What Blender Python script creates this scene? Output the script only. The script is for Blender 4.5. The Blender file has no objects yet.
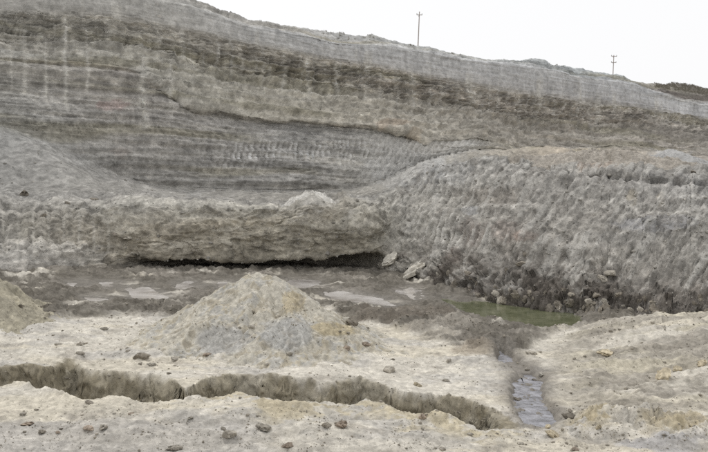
import bpy, math
import numpy as np

# ------------------------------------------------------------------ camera, sky, sun, exposure
SC = bpy.context.scene
COL = SC.collection
F_PX, CX, CY = 760.0, 354.0, 226.0            # focal length and centre in photo pixels (708 x 452)
CAM_H = 6.0
PITCH = math.atan(41.0 / F_PX)
ROLL = math.radians(2.0)
cam_data = bpy.data.cameras.new('camera')
cam = bpy.data.objects.new('camera', cam_data)
COL.objects.link(cam)
cam_data.sensor_fit = 'HORIZONTAL'
cam_data.angle = 2 * math.atan(CX / F_PX)
cam_data.clip_end = 5000
SC.camera = cam
FW = np.array([0, math.cos(PITCH), -math.sin(PITCH)])
U0 = np.array([0, math.sin(PITCH), math.cos(PITCH)])
R0 = np.array([1.0, 0, 0])
RT = R0 * math.cos(ROLL) + U0 * math.sin(ROLL)
UP = U0 * math.cos(ROLL) - R0 * math.sin(ROLL)
from mathutils import Matrix
cam.matrix_world = Matrix(((RT[0], UP[0], -FW[0], 0), (RT[1], UP[1], -FW[1], 0),
                           (RT[2], UP[2], -FW[2], CAM_H), (0, 0, 0, 1)))

SUN_EL, SUN_ROT = math.radians(58), math.radians(-35)      # high, behind thin cloud beyond the face
world = bpy.data.worlds.new('World')
SC.world = world
world.use_nodes = True
wn = world.node_tree.nodes
wl = world.node_tree.links
bg = wn['Background']
sky = wn.new('ShaderNodeTexSky')
sky.sky_type = 'NISHITA'
sky.sun_disc = False
sky.sun_elevation = SUN_EL
sky.sun_rotation = SUN_ROT
sky.air_density = 1.0
sky.dust_density = 4.0
hs = wn.new('ShaderNodeHueSaturation')
hs.inputs['Saturation'].default_value = 0.25
wl.new(sky.outputs[0], hs.inputs['Color'])
mx = wn.new('ShaderNodeMix')
mx.data_type = 'RGBA'
mx.inputs['Factor'].default_value = 0.86               # a closed, even cloud layer over the clear sky
wl.new(hs.outputs[0], mx.inputs['A'])
mx.inputs['B'].default_value = (10.1, 10.1, 10.15, 1)
wl.new(mx.outputs['Result'], bg.inputs['Color'])
bg.inputs['Strength'].default_value = 0.105

sun_data = bpy.data.lights.new('sun', 'SUN')
sun_data.energy = 1.0
sun_data.angle = math.radians(20)
sun_data.color = (1.0, 0.96, 0.9)
sun = bpy.data.objects.new('sun', sun_data)
COL.objects.link(sun)
from mathutils import Vector
sd = Vector((math.sin(SUN_ROT) * math.cos(SUN_EL), math.cos(SUN_ROT) * math.cos(SUN_EL), math.sin(SUN_EL)))
sun.rotation_euler = sd.to_track_quat('Z', 'Y').to_euler()

SC.view_settings.view_transform = 'Standard'
SC.view_settings.look = 'None'
SC.view_settings.exposure = 0.0
SC.view_settings.gamma = 1.0
SC.render.engine = 'CYCLES'
SC.cycles.use_denoising = False
SC.cycles.max_bounces = 6
SC.cycles.diffuse_bounces = 3

# ------------------------------------------------------------------ helpers
rng = np.random.default_rng(7)
PERM = rng.permutation(4096)
GR = rng.uniform(0, 2 * np.pi, 4096)
GX, GY = np.cos(GR), np.sin(GR)

def perlin(x, y):
    x = np.asarray(x, float); y = np.asarray(y, float)
    xi = np.floor(x).astype(np.int64); yi = np.floor(y).astype(np.int64)
    xf = x - xi; yf = y - yi
    u = xf * xf * xf * (xf * (xf * 6 - 15) + 10)
    v = yf * yf * yf * (yf * (yf * 6 - 15) + 10)
    def g(ix, iy, dx, dy):
        h = PERM[(PERM[ix & 4095] + iy) & 4095]
        return GX[h] * dx + GY[h] * dy
    n00 = g(xi, yi, xf, yf); n10 = g(xi + 1, yi, xf - 1, yf)
    n01 = g(xi, yi + 1, xf, yf - 1); n11 = g(xi + 1, yi + 1, xf - 1, yf - 1)
    a = n00 + u * (n10 - n00); b = n01 + u * (n11 - n01)
    return (a + v * (b - a)) * 1.5

def fbm(x, y, o=4, gain=0.5, seed=0.0):
    s = 0; a = 1.0; f = 1.0
    for i in range(o):
        s = s + a * perlin(x * f + 37.1 * i + seed * 13.7, y * f - 19.3 * i + seed * 7.9)
        a *= gain; f *= 2.03
    return s

def ridged(x, y, o=4, gain=0.5, seed=0.0):
    s = 0; a = 1.0; f = 1.0
    for i in range(o):
        s = s + a * (1 - 2 * np.abs(perlin(x * f + 31.1 * i + seed * 11.3, y * f - 17.3 * i + seed * 5.7)))
        a *= gain; f *= 2.07
    return s

def worley(x, y, seed=0):
    """distances to the nearest and second nearest random point"""
    xi = np.floor(x).astype(np.int64); yi = np.floor(y).astype(np.int64)
    f1 = np.full(np.shape(x), 9.0); f2 = f1.copy()
    for i in (-1, 0, 1):
        for j in (-1, 0, 1):
            h = PERM[(PERM[(xi + i + seed * 17) & 4095] + yi + j) & 4095]
            d = np.hypot(xi + i + (h % 64) / 64.0 - x, yi + j + (h // 64) / 64.0 - y)
            f2 = np.minimum(f2, np.maximum(f1, d)); f1 = np.minimum(f1, d)
    return f1, f2

def cells(x, y, seed=0):
    """a random level for each cell of an irregular mosaic: broken blocks with sharp edges"""
    xi = np.floor(x).astype(np.int64); yi = np.floor(y).astype(np.int64)
    f1 = np.full(np.shape(x), 9.0); out = np.zeros(np.shape(x))
    for i in (-1, 0, 1):
        for j in (-1, 0, 1):
            h = PERM[(PERM[(xi + i + seed * 29) & 4095] + yi + j) & 4095]
            dx = xi + i + (h % 64) / 64.0 - x; dy = yi + j + (h // 64) / 64.0 - y
            d = dx * dx + dy * dy
            near = d < f1
            # each block also tilts a little
            out = np.where(near, (PERM[h] / 4095.0 - 0.5) + 0.5 * dx * ((h % 7) / 3.0 - 1) + 0.5 * dy * ((h % 5) / 2.0 - 1), out)
            f1 = np.minimum(f1, d)
    return out

def sstep(a, b, x):
    t = np.clip((np.asarray(x, float) - a) / (b - a), 0, 1)
    return t * t * (3 - 2 * t)

def bump(x, y, cx, cy, rx, ry):
    return np.exp(-(((x - cx) / rx) ** 2 + ((y - cy) / ry) ** 2))

def lerp(a, b, t):
    return a + (b - a) * t

def lin(c):
    c = np.asarray(c, float) / 255.0
    return np.where(c <= 0.04045, c / 12.92, ((c + 0.055) / 1.055) ** 2.4)

def grey(c, k):
    l = (c * np.array([0.3, 0.59, 0.11])).sum(-1, keepdims=True)
    return l + (c - l) * k

def P(px, py, Y):
    """the point at forward distance Y that lies on the line of sight of a photo pixel"""
    px, py, Y = np.broadcast_arrays(np.asarray(px, float), np.asarray(py, float), np.asarray(Y, float))
    a = (px - CX) / F_PX; b = (py - CY) / F_PX
    d = FW + a[..., None] * RT - b[..., None] * UP
    t = Y / d[..., 1]
    return d * t[..., None] + np.array([0, 0, CAM_H])

def proj(x, y, z):
    q = np.stack(np.broadcast_arrays(x, y, np.asarray(z) - CAM_H), -1)
    w = np.maximum(q @ FW, 0.5)
    return CX + F_PX * (q @ RT) / w, CY - F_PX * (q @ UP) / w

def hor(px):
    return 185 + (np.asarray(px, float) - CX) * math.tan(ROLL)

def pl(px, pts):
    pts = np.asarray(pts, float)
    return np.interp(px, pts[:, 0], pts[:, 1])

def in_poly_sd(px, py, poly, ky=2.5):
    """signed distance in picture-like units (negative inside), rows weighted ky"""
    poly = np.asarray(poly, float) * np.array([1, ky])
    x = px; y = py * ky
    d = np.full(np.shape(x), 1e9); inside = np.zeros(np.shape(x), bool)
    n = len(poly)
    for i in range(n):
        ax, ay = poly[i]; bx, by = poly[(i + 1) % n]
        ex, ey = bx - ax, by - ay
        t = np.clip(((x - ax) * ex + (y - ay) * ey) / (ex * ex + ey * ey + 1e-9), 0, 1)
        d = np.minimum(d, (x - ax - t * ex) ** 2 + (y - ay - t * ey) ** 2)
        c = ((ay > y) != (by > y)) & (x < (bx - ax) * (y - ay) / (by - ay + 1e-12) + ax)
        inside ^= c
    d = np.sqrt(d)
    return np.where(inside, -d, d)

def grid_mesh(name, V, color=None, mat=None, wet=None, flip=False):
    """V: rows x cols x 3"""
    r, c, _ = V.shape
    idx = np.arange(r * c).reshape(r, c)
    q = np.stack([idx[:-1, :-1], idx[:-1, 1:], idx[1:, 1:], idx[1:, :-1]], -1).reshape(-1, 4)
    if flip:
        q = q[:, ::-1]
    return raw_mesh(name, V.reshape(-1, 3), q, color, mat, wet)

def raw_mesh(name, V, Q, color=None, mat=None, wet=None):
    k = Q.shape[1]
    me = bpy.data.meshes.new(name)
    me.vertices.add(len(V)); me.vertices.foreach_set('co', np.ascontiguousarray(V, np.float32).ravel())
    me.loops.add(Q.size); me.loops.foreach_set('vertex_index', np.ascontiguousarray(Q, np.int32).ravel())
    me.polygons.add(len(Q)); me.polygons.foreach_set('loop_start', np.arange(0, Q.size, k, dtype=np.int32))
    me.polygons.foreach_set('use_smooth', np.ones(len(Q), bool))
    me.update(calc_edges=True)
    if color is not None:
        at = me.color_attributes.new('albedo', 'FLOAT_COLOR', 'POINT')
        c4 = np.ones((len(V), 4), np.float32); c4[:, :3] = color.reshape(-1, 3)
        if wet is not None:
            c4[:, 3] = wet.ravel()
        at.data.foreach_set('color', c4.ravel())
    if mat:
        me.materials.append(mat)
    return me

def link(name, me, parent=None, **props):
    o = bpy.data.objects.new(name, me)
    COL.objects.link(o)
    o.parent = parent
    for k, v in props.items():
        o[k] = v
    return o

# ------------------------------------------------------------------ materials
def new_mat(name):
    m = bpy.data.materials.new(name); m.use_nodes = True
    nt = m.node_tree
    return m, nt, nt.nodes['Principled BSDF']

def earth_mat(name, scale, bump_d, contrast=0.22, color=None, wet=False, strata=0.0, clods=0.0):
    """loose sandy earth: colour from the sheet's own albedo (or one colour), broken up by grain and clods"""
    m, nt, p = new_mat(name)
    N, L = nt.nodes, nt.links
    tc = N.new('ShaderNodeTexCoord')
    if color is None:
        at = N.new('ShaderNodeAttribute'); at.attribute_name = 'albedo'
        base = at.outputs['Color']
    else:
        rgb = N.new('ShaderNodeRGB'); rgb.outputs[0].default_value = (*color, 1)
        oi = N.new('ShaderNodeObjectInfo')
        hv = N.new('ShaderNodeHueSaturation')
        mr0 = N.new('ShaderNodeMapRange')
        mr0.inputs['To Min'].default_value = 0.75; mr0.inputs['To Max'].default_value = 1.25
        L.new(oi.outputs['Random'], mr0.inputs['Value']); L.new(mr0.outputs[0], hv.inputs['Value'])
        L.new(rgb.outputs[0], hv.inputs['Color'])
        base = hv.outputs[0]
    n1 = N.new('ShaderNodeTexNoise'); n1.inputs['Scale'].default_value = scale
    n1.inputs['Detail'].default_value = 8; n1.inputs['Roughness'].default_value = 0.74
    n2 = N.new('ShaderNodeTexNoise'); n2.inputs['Scale'].default_value = scale * 0.17
    n2.inputs['Detail'].default_value = 6; n2.inputs['Roughness'].default_value = 0.6
    for n in (n1, n2):
        L.new(tc.outputs['Object'], n.inputs['Vector'])
    mr = N.new('ShaderNodeMapRange')
    mr.inputs['From Min'].default_value = 0.36; mr.inputs['From Max'].default_value = 0.64
    mr.inputs['To Min'].default_value = 1 - contrast; mr.inputs['To Max'].default_value = 1 + contrast
    L.new(n1.outputs['Fac'], mr.inputs['Value'])
    mr2 = N.new('ShaderNodeMapRange')
    mr2.inputs['From Min'].default_value = 0.25; mr2.inputs['From Max'].default_value = 0.75
    mr2.inputs['To Min'].default_value = 1 - contrast * 0.7; mr2.inputs['To Max'].default_value = 1 + contrast * 0.7
    L.new(n2.outputs['Fac'], mr2.inputs['Value'])
    mu = N.new('ShaderNodeMath'); mu.operation = 'MULTIPLY'
    L.new(mr.outputs[0], mu.inputs[0]); L.new(mr2.outputs[0], mu.inputs[1])
    height = n1.outputs['Fac']
    if strata:                                               # thin bedding lines, dipping a little
        mp = N.new('ShaderNodeMapping'); mp.inputs['Scale'].default_value = (0.10, 0.10, 2.6)
        mp.inputs['Rotation'].default_value = (0, math.radians(-1.0), 0)
        ns = N.new('ShaderNodeTexNoise'); ns.inputs['Scale'].default_value = 1.0
        ns.inputs['Detail'].default_value = 9; ns.inputs['Roughness'].default_value = 0.72; ns.inputs['Distortion'].default_value = 0.3
        L.new(tc.outputs['Object'], mp.inputs['Vector']); L.new(mp.outputs[0], ns.inputs['Vector'])
        ms = N.new('ShaderNodeMapRange')
        ms.inputs['From Min'].default_value = 0.38; ms.inputs['From Max'].default_value = 0.62
        ms.inputs['To Min'].default_value = 1 - strata; ms.inputs['To Max'].default_value = 1 + strata
        L.new(ns.outputs['Fac'], ms.inputs['Value'])
        mw = N.new('ShaderNodeMix'); mw.inputs['A'].default_value = 1.0
        L.new(at.outputs['Alpha'], mw.inputs['Factor']); L.new(ms.outputs[0], mw.inputs['B'])
        m3 = N.new('ShaderNodeMath'); m3.operation = 'MULTIPLY'
        L.new(mu.outputs[0], m3.inputs[0]); L.new(mw.outputs['Result'], m3.inputs[1]); mu = m3
        ad = N.new('ShaderNodeMath'); ad.operation = 'ADD'
        ma = N.new('ShaderNodeMath'); ma.operation = 'MULTIPLY'
        L.new(ns.outputs['Fac'], ma.inputs[0]); L.new(at.outputs['Alpha'], ma.inputs[1])
        L.new(height, ad.inputs[0]); L.new(ma.outputs[0], ad.inputs[1]); height = ad.outputs[0]
    if clods:                                                # crumbly broken lumps
        vo = N.new('ShaderNodeTexVoronoi'); vo.inputs['Scale'].default_value = scale * 0.8
        vo.inputs['Randomness'].default_value = 1.0
        dn = N.new('ShaderNodeMixRGB'); dn.blend_type = 'ADD'; dn.inputs['Fac'].default_value = 0.35
        L.new(tc.outputs['Object'], dn.inputs['Color1']); L.new(n1.outputs['Color'], dn.inputs['Color2'])
        L.new(dn.outputs[0], vo.inputs['Vector'])
        sc_ = N.new('ShaderNodeMath'); sc_.operation = 'MULTIPLY_ADD'; sc_.inputs[1].default_value = -clods
        L.new(vo.outputs['Distance'], sc_.inputs[0]); L.new(height, sc_.inputs[2]); height = sc_.outputs[0]
        mv = N.new('ShaderNodeMapRange')
        mv.inputs['From Min'].default_value = 0.0; mv.inputs['From Max'].default_value = 0.8
        mv.inputs['To Min'].default_value = 1 + contrast * 0.5; mv.inputs['To Max'].default_value = 1 - contrast * 0.5
        L.new(vo.outputs['Distance'], mv.inputs['Value'])
        m4 = N.new('ShaderNodeMath'); m4.operation = 'MULTIPLY'
        L.new(mu.outputs[0], m4.inputs[0]); L.new(mv.outputs[0], m4.inputs[1]); mu = m4
    mc = N.new('ShaderNodeVectorMath'); mc.operation = 'SCALE'
    L.new(base, mc.inputs[0]); L.new(mu.outputs[0], mc.inputs['Scale'])
    L.new(mc.outputs[0], p.inputs['Base Color'])
    bp = N.new('ShaderNodeBump'); bp.inputs['Distance'].default_value = bump_d
    bp.inputs['Strength'].default_value = 0.9
    L.new(height, bp.inputs['Height']); L.new(bp.outputs[0], p.inputs['Normal'])
    p.inputs['Roughness'].default_value = 0.95
    p.inputs['Specular IOR Level'].default_value = 0.15
    if wet and color is None:
        rr = N.new('ShaderNodeMapRange')
        rr.inputs['To Min'].default_value = 0.95; rr.inputs['To Max'].default_value = 0.42
        L.new(at.outputs['Alpha'], rr.inputs['Value']); L.new(rr.outputs[0], p.inputs['Roughness'])
        r2 = N.new('ShaderNodeMapRange')
        r2.inputs['To Min'].default_value = 0.15; r2.inputs['To Max'].default_value = 0.45
        L.new(at.outputs['Alpha'], r2.inputs['Value']); L.new(r2.outputs[0], p.inputs['Specular IOR Level'])
    return m

def water_mat(name, c1, c2, rough, bscale, bdist, nscale):
    m, nt, p = new_mat(name)
    N, L = nt.nodes, nt.links
    tc = N.new('ShaderNodeTexCoord')
    n = N.new('ShaderNodeTexNoise'); n.inputs['Scale'].default_value = nscale
    n.inputs['Detail'].default_value = 6; n.inputs['Roughness'].default_value = 0.65
    L.new(tc.outputs['Object'], n.inputs['Vector'])
    cr = N.new('ShaderNodeValToRGB')
    cr.color_ramp.elements[0].position = 0.38; cr.color_ramp.elements[0].color = (*c1, 1)
    cr.color_ramp.elements[1].position = 0.62; cr.color_ramp.elements[1].color = (*c2, 1)
    L.new(n.outputs['Fac'], cr.inputs['Fac']); L.new(cr.outputs[0], p.inputs['Base Color'])
    b = N.new('ShaderNodeTexNoise'); b.inputs['Scale'].default_value = bscale
    b.inputs['Detail'].default_value = 4
    L.new(tc.outputs['Object'], b.inputs['Vector'])
    bp = N.new('ShaderNodeBump'); bp.inputs['Distance'].default_value = bdist
    L.new(b.outputs['Fac'], bp.inputs['Height']); L.new(bp.outputs[0], p.inputs['Normal'])
    p.inputs['Roughness'].default_value = rough
    p.inputs['IOR'].default_value = 1.33
    return m

M_FACE = earth_mat('quarry_face_earth', 1.6, 0.25, 0.24, strata=0.16)
M_WALL = earth_mat('bench_earth', 2.6, 0.20, 0.30, clods=0.3)
M_GROUND = earth_mat('pit_floor_sand', 5.0, 0.06, 0.22, wet=True, clods=0.3)
M_PILE = earth_mat('piled_sand', 6.0, 0.06, 0.22, clods=0.4)

# ------------------------------------------------------------------ the quarry wall: guide lines from pit floor to plateau
# each guide: (photo column, photo row, forward distance in metres)
K = {}
K['toe'] = [(-420,262,42),(-260,268,43),(0,275,44.5),(60,275,46),(110,271,48),(140,271,50.5),(200,271,52),(290,271,53),(350,271,53.4),(378,271,53.2),(392,274,51.5),(430,288,46),(500,304,40.3),(600,320,36.5),(708,326,35),(980,335,32.5),(1130,340,31)]
K['lip'] = [(-420,190,46),(-260,200,47),(0,203,50),(60,205,50.5),(110,209,51.5),(140,208,51.5),(200,208,51.8),(290,209,52.5),(350,210,53.2),(378,204,55),(395,190,57),(412,176,57.5),(430,167,57),(465,160,52),(500,160,49.5),(600,169,44.8),(708,177,43),(980,188,40),(1130,194,39)]
K['bench'] = [(-420,165,54),(-260,175,55),(0,183,57),(60,189,57.5),(130,196,60),(200,198,64),(290,197,68),(350,196,70),(378,192,70),(395,182,71),(412,170,71),(430,161,71),(500,157,68),(600,159,66),(708,166,63),(980,180,60),(1130,186,58)]
K['base'] = [(-420,105,59),(-260,115,61),(0,128,66),(60,146,68),(95,165,70.5),(130,183,72.5),(200,190,77),(290,192,84.5),(350,190,89.5),(378,184,92),(395,174,93.5),(412,164,94.5),(430,157,96),(500,152,102),(600,153,113),(708,160,124),(980,172,145),(1130,178,155)]
K['ledge'] = [(-420,36,57),(-260,45,61),(0,56,68.2),(60,58,71),(100,62,73.2),(130,68,75.2),(150,84,75.8),(172,99,77),(200,107,78.5),(240,116,81.5),(290,121,85.5),(350,124,90),(395,128,94),(415,137,95.5),(430,142,97),(500,147,104),(600,148,115),(708,150,127),(980,158,150),(1130,163,160)]
K['band'] = [(-420,22,58),(-260,34,62),(0,42,69.4),(60,43,72.3),(130,52,76.7),(165,58,79.4),(200,64,82.2),(240,74,85),(290,81,89.4),(350,90,94),(430,103,101),(500,114,108.5),(600,123,120),(708,127,132.5),(980,138,157),(1130,143,168)]
K['light'] = [(-420,-25,59),(-260,-12,63),(0,10,70.8),(60,12,74),(130,22,78.3),(200,36,83.2),(240,44,86),(290,52,90.6),(350,62,95.4),(430,78,102.4),(500,92,110),(600,104,122.3),(708,119,135),(980,128,161),(1130,133,172)]
K['top'] = [(-420,-118,60),(-260,-75,64),(0,-25,71.8),(60,-14,75),(130,-4,79.3),(186,6,82.8),(205,13,84.2),(240,24,86.8),(290,33,91.4),(350,41,96.2),(400,48,100.6),(430,53,103.2),(470,61,107),(500,65,111),(545,68,116),(580,75,120),(629,82,126),(645,88,128),(667,97,131),(708,105,136),(980,125,163),(1130,130,174)]
K['rim'] = [(-420,-122,66),(-260,-79,70),(0,-30,77.8),(60,-19,81),(130,-9,85.3),(186,2,88.8),(192,6,89.2),(208,9,90.2),(222,14,91.4),(240,18,92.8),(262,20.5,95),(290,25.5,97.4),(330,31,101),(352,34.5,102.2),(371,34,103.5),(383,37,104.5),(400,42,106.6),(418,45,108),(440,49.5,110.3),(470,56,113),(484,59.5,114),(500,61.5,117),(515,60.5,119),(526,59.5,120),(535,57,121),(545,59,122),(551,63.5,122.5),(570,67,124),(600,71,128),(618,74,131),(629,77.5,132),(633,80.5,132.6),(645,82,134),(660,84,136),(668,83.5,137),(687,83,139),(702,87,141),(720,91,143),(980,115,169),(1130,120,180)]
order = ['toe', 'lip', 'bench', 'base', 'ledge', 'band', 'light', 'top', 'rim']
SM = dict(toe=10, lip=7, bench=12, base=14, ledge=8, band=10, light=10, top=6, rim=1.5)

inner = np.arange(-45, 754, 0.92)
left = -45 - np.cumsum(np.linspace(1.2, 9, 72)); left = left[left > -415][::-1]
right = 754 + np.cumsum(np.linspace(1.2, 9, 72)); right = right[right < 1125]
PXC = np.concatenate([left, inner, right])
NC = len(PXC)
fine = np.arange(-420, 1131, 1.0)
def smooth(a, w):
    if w < 1: return a
    r = int(3 * w); k = np.exp(-0.5 * (np.arange(-r, r + 1) / w) ** 2); k /= k.sum()
    return np.convolve(np.pad(a, r, mode='edge'), k, 'valid')
GP = {}
def guide(name):
    a = np.array(K[name], float)
    py = smooth(np.interp(fine, a[:, 0], a[:, 1]), SM[name])
    Y = smooth(np.interp(fine, a[:, 0], a[:, 2]), SM[name] + 6)
    if name == 'rim':                                # ragged turf edge against the sky
        py = py + 1.1 * fbm(fine * 0.09, fine * 0 + 3.3, 4, 0.6) * sstep(186, 240, fine)
    if name == 'lip':
        py = py + 2.2 * fbm(fine * 0.07, fine * 0 + 8.1, 4, 0.6) * sstep(385, 410, fine)
    return np.interp(PXC, fine, py), np.interp(PXC, fine, Y)
for k in order:
    GP[k] = guide(k)

def pts(name, dpy=0.0, dY=0.0):
    return P(PXC, GP[name][0] + dpy, GP[name][1] + dY)

toe, lip, bench, base = pts('toe'), pts('lip'), pts('bench'), pts('base')
ledge, band, light, top, rim = (pts(k) for k in ('ledge', 'band', 'light', 'top', 'rim'))
foot = toe.copy(); foot[:, 2] = -0.7; foot[:, 1] += 0.2
# the wall below the left bench is undercut: a recess runs back under a rounded brow
uc = sstep(104, 175, PXC) * (1 - sstep(362, 396, PXC))
brow_lin = toe + (lip - toe) * 0.30
mid_lin = toe + (lip - toe) * 0.62
brow_uc = P(PXC, pl(PXC, [(100,264),(135,258),(180,259),(230,260),(290,259),(325,257),(350,254),(368,251),(400,254)]) + 1.5 * fbm(PXC * 0.06, PXC * 0 + 2.2, 3), GP['toe'][1] - 1.6 - 0.6 * fbm(PXC * 0.03, PXC * 0, 3))
mid_uc = P(PXC, pl(PXC, [(100,236),(200,231),(290,231),(350,228),(400,226)]), GP['toe'][1] - 1.25)
roof_lin = toe + (lip - toe) * 0.12
roof_uc = P(PXC, pl(PXC, [(100,263),(140,258),(290,258),(340,254),(368,251),(400,254)]), GP['toe'][1] + 0.5 + 0.8 * sstep(300, 350, PXC))
toe = toe + uc[:, None] * np.array([0, 1.0, 0]); foot = foot + uc[:, None] * np.array([0, 1.0, 0])
u3 = uc[:, None]
roof, brow, mid = lerp(roof_lin, roof_uc, u3), lerp(brow_lin, brow_uc, u3), lerp(mid_lin, mid_uc, u3)
# dark re-entrant under the ledge in the upper face
ov = sstep(150, 240, PXC) * (1 - sstep(405, 432, PXC))
under = lerp(base + (ledge - base) * 0.93, pts('ledge', 3.0, 1.4), ov[:, None])
plat = rim.copy(); plat[:, 1] += 30; plat[:, 2] -= 0.6; plat[:, 0] *= plat[:, 1] / rim[:, 1]
far = plat.copy(); far[:, 1] += 420; far[:, 0] *= far[:, 1] / plat[:, 1]
sheets = [foot, toe, roof, brow, mid, lip, bench, base, under, ledge, band, light, top, rim, plat, far]
#          0     1    2     3     4    5    6      7     8      9      10    11     12   13   14    15
nseg = [4, 18, 22, 40, 46, 34, 52, 70, 12, 30, 58, 46, 18, 10, 4]
rowsV, rowv = [], []
for i, n in enumerate(nseg):
    for t in (np.arange(n) / n):
        rowsV.append(lerp(sheets[i], sheets[i + 1], t)); rowv.append(i + t)
rowsV.append(sheets[-1]); rowv.append(len(sheets) - 1.0)
W = np.array(rowsV); VV = np.array(rowv)[:, None] + np.zeros((1, NC))
# round the creases between guides a little
for _ in range(1):
    W[1:-1] = 0.25 * W[:-2] + 0.5 * W[1:-1] + 0.25 * W[2:]
PX = np.broadcast_to(PXC, VV.shape)
wpx, wpy = proj(W[..., 0], W[..., 1], W[..., 2])
du = np.gradient(W, axis=1); dv = np.gradient(W, axis=0)
Nn = np.cross(du, dv); Nn /= np.linalg.norm(Nn, axis=-1, keepdims=True) + 1e-9
facing = np.sign((Nn * (np.array([0, 0, CAM_H]) - W)).sum(-1).mean())
Nn *= facing
step = np.linalg.norm(np.diff(ledge[:, :2], axis=0), axis=1)
S = np.broadcast_to(np.concatenate([[0], np.cumsum(step)]), VV.shape)
st_low = np.concatenate([[0], np.cumsum(np.linalg.norm(np.diff(lip[:, :2], axis=0), axis=1))])
SL = np.broadcast_to(st_low, VV.shape)
Z = W[..., 2]

def band_w(a, b, s=0.25):
    return sstep(a - s, a + s, VV) * (1 - sstep(b - s, b + s, VV))

up = sstep(6.8, 7.2, VV) * (1 - sstep(12.6, 13, VV))           # the high face
low = 1 - sstep(5.3, 6.0, VV)                                  # the bench face below
bank = low * sstep(372, 402, PX + 6 * fbm(Z * 0.6, SL * 0.1, 3))   # the scraped bank on the right
lface = low * (1 - sstep(372, 402, PX))
tal = band_w(5.4, 7.0, 0.4)
D = np.zeros_like(Z)
fade = sstep(335, 400, PX + 14 * fbm(S * 0.15, Z * 0.2, 3, seed=128)) * (1 - sstep(455, 500, PX)) * band_w(6.2, 8.2, 0.5)
w_dark = band_w(9.7, 11.0, 0.3)
w_light = band_w(11.0, 12.0, 0.15)
# bedding: thin ledges that follow dipping layers, broken along their length
Zs = Z + 0.012 * (S - S.mean()) + 0.40 * fbm(S * 0.02, Z * 0.05, 3, seed=1)
bed = fbm(Zs * 0.9, S * 0.018, 5, 0.7, seed=2)
bed2 = ridged(Zs * 1.9, S * 0.06, 4, 0.65, seed=3)
brk = sstep(-0.35, 0.45, fbm(S * 0.10, Zs * 0.35, 4, seed=4))
D += up * (1 - 0.75 * w_light) * (1 - 0.85 * fade) * (0.27 * bed + 0.15 * bed2 * brk)
stp = np.tanh(5 * fbm(Zs * 1.15, S * 0.016, 3, 0.55, seed=110)) * 0.5 + 0.5 * np.tanh(6 * fbm(Zs * 2.3, S * 0.03, 2, 0.5, seed=111))
D += up * (1 - 0.85 * w_light) * (1 - 0.85 * fade) * 0.15 * stp * (0.4 + 0.6 * brk)
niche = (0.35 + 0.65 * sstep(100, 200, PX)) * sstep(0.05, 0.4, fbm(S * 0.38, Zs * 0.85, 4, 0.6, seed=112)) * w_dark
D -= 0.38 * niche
D += w_dark * (0.10 * fbm(S * 0.55, Z * 0.9, 5, 0.6, seed=5) + 0.40 * brk * bed2 * 0.5)
rill = fbm(S * 0.75, Z * 0.07, 4, 0.6, seed=6)
D += (w_dark * 0.26 + w_light * 0.09 + band_w(7.2, 8.2, 0.4) * 0.10) * rill
D += up * (1 - 0.6 * w_light) * 0.20 * fbm(S * 0.18, Z * 0.4, 5, 0.55, seed=7)
D += up * 0.8 * fbm(S * 0.045, Z * 0.04, 3, seed=8)
D += band_w(9.0, 10.0, 0.2) * (0.13 * fbm(S * 0.35, Z * 1.1 - S * 0.15, 5, 0.6, seed=9) + 0.10 * ridged(S * 0.35 + Z * 0.5, Z * 1.4 - S * 0.2, 4, 0.6, seed=44))
D += band_w(8.75, 9.35, 0.15) * 0.05 * fbm(S * 0.3, Z * 1.2, 6, 0.72, seed=10)
D += up * (1 - w_light) * 0.05 * fbm(S * 0.9, Z * 1.6, 4, 0.65, seed=45)
nlu = fbm(S * 0.5, Z * 0.9, 3, seed=123)
cu1 = cells(S * 0.30 + 0.25 * nlu, Zs * 1.25, 8); cu2 = cells(S * 0.75, Zs * 2.6 + 0.25 * nlu, 9)
D += w_dark * (0.36 * cu1 + 0.16 * cu2)
D += up * (1 - 0.8 * w_light) * (1 - w_dark) * (0.13 * cells(S * 0.14 + 0.1 * nlu, Zs * 1.5, 10) + 0.07 * cu2)
D += band_w(8.8, 10.0, 0.2) * (0.20 * cells(S * 0.55 + 0.3 * nlu, Zs * 1.7, 11) + 0.08 * cells(S * 1.3, Zs * 3, 12))
# bucket-tooth grooves in the smooth grey layer below the ledge
tooth_w = np.exp(-((wpy - pl(PX, [(150,160),(290,152),(350,150),(430,160)])) / 13.0) ** 2) * sstep(175, 235, PX) * (1 - sstep(440, 470, PX)) * band_w(7.0, 8.4, 0.2)
trow = np.floor((wpy + 0.03 * PX) / 10.0)
ph = S / 0.72 + 0.37 * trow + 0.05 * Z + 0.8 * fbm(S * 0.16, Z * 0.02, 2, seed=11)
saw = (np.abs((ph % 1.0) - 0.5) * 2) ** 1.4
tooth_w = tooth_w * (0.25 + 0.75 * np.sin(np.pi * (((wpy + 0.03 * PX) / 10.0) % 1)) ** 0.7) * sstep(0.08, 0.3, ((np.floor(ph) * 0.618 + trow * 0.31) % 1))
tooth_w = tooth_w * (0.85 + 0.9 * fbm(S * 0.35, Z * 0.7, 3, seed=12)).clip(0, 1)
D -= tooth_w * 0.42 * saw
# sand spilled down the bench face below the two little heaps
fan = np.maximum(bump(wpx, wpy, 312, 214, 14 + 0.5 * np.maximum(0, wpy - 205), 14), 0.8 * bump(wpx, wpy, 354, 219, 24, 11)) * band_w(3.4, 5.8, 0.3)
D += fan * 0.8
qs = S * 0.55 - Z * 0.42 + 0.2 * fbm(S * 0.1, Z * 0.1, 2, seed=129)
D -= fade * 0.22 * (((qs / 0.55) % 1) ** 1.5)
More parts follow.
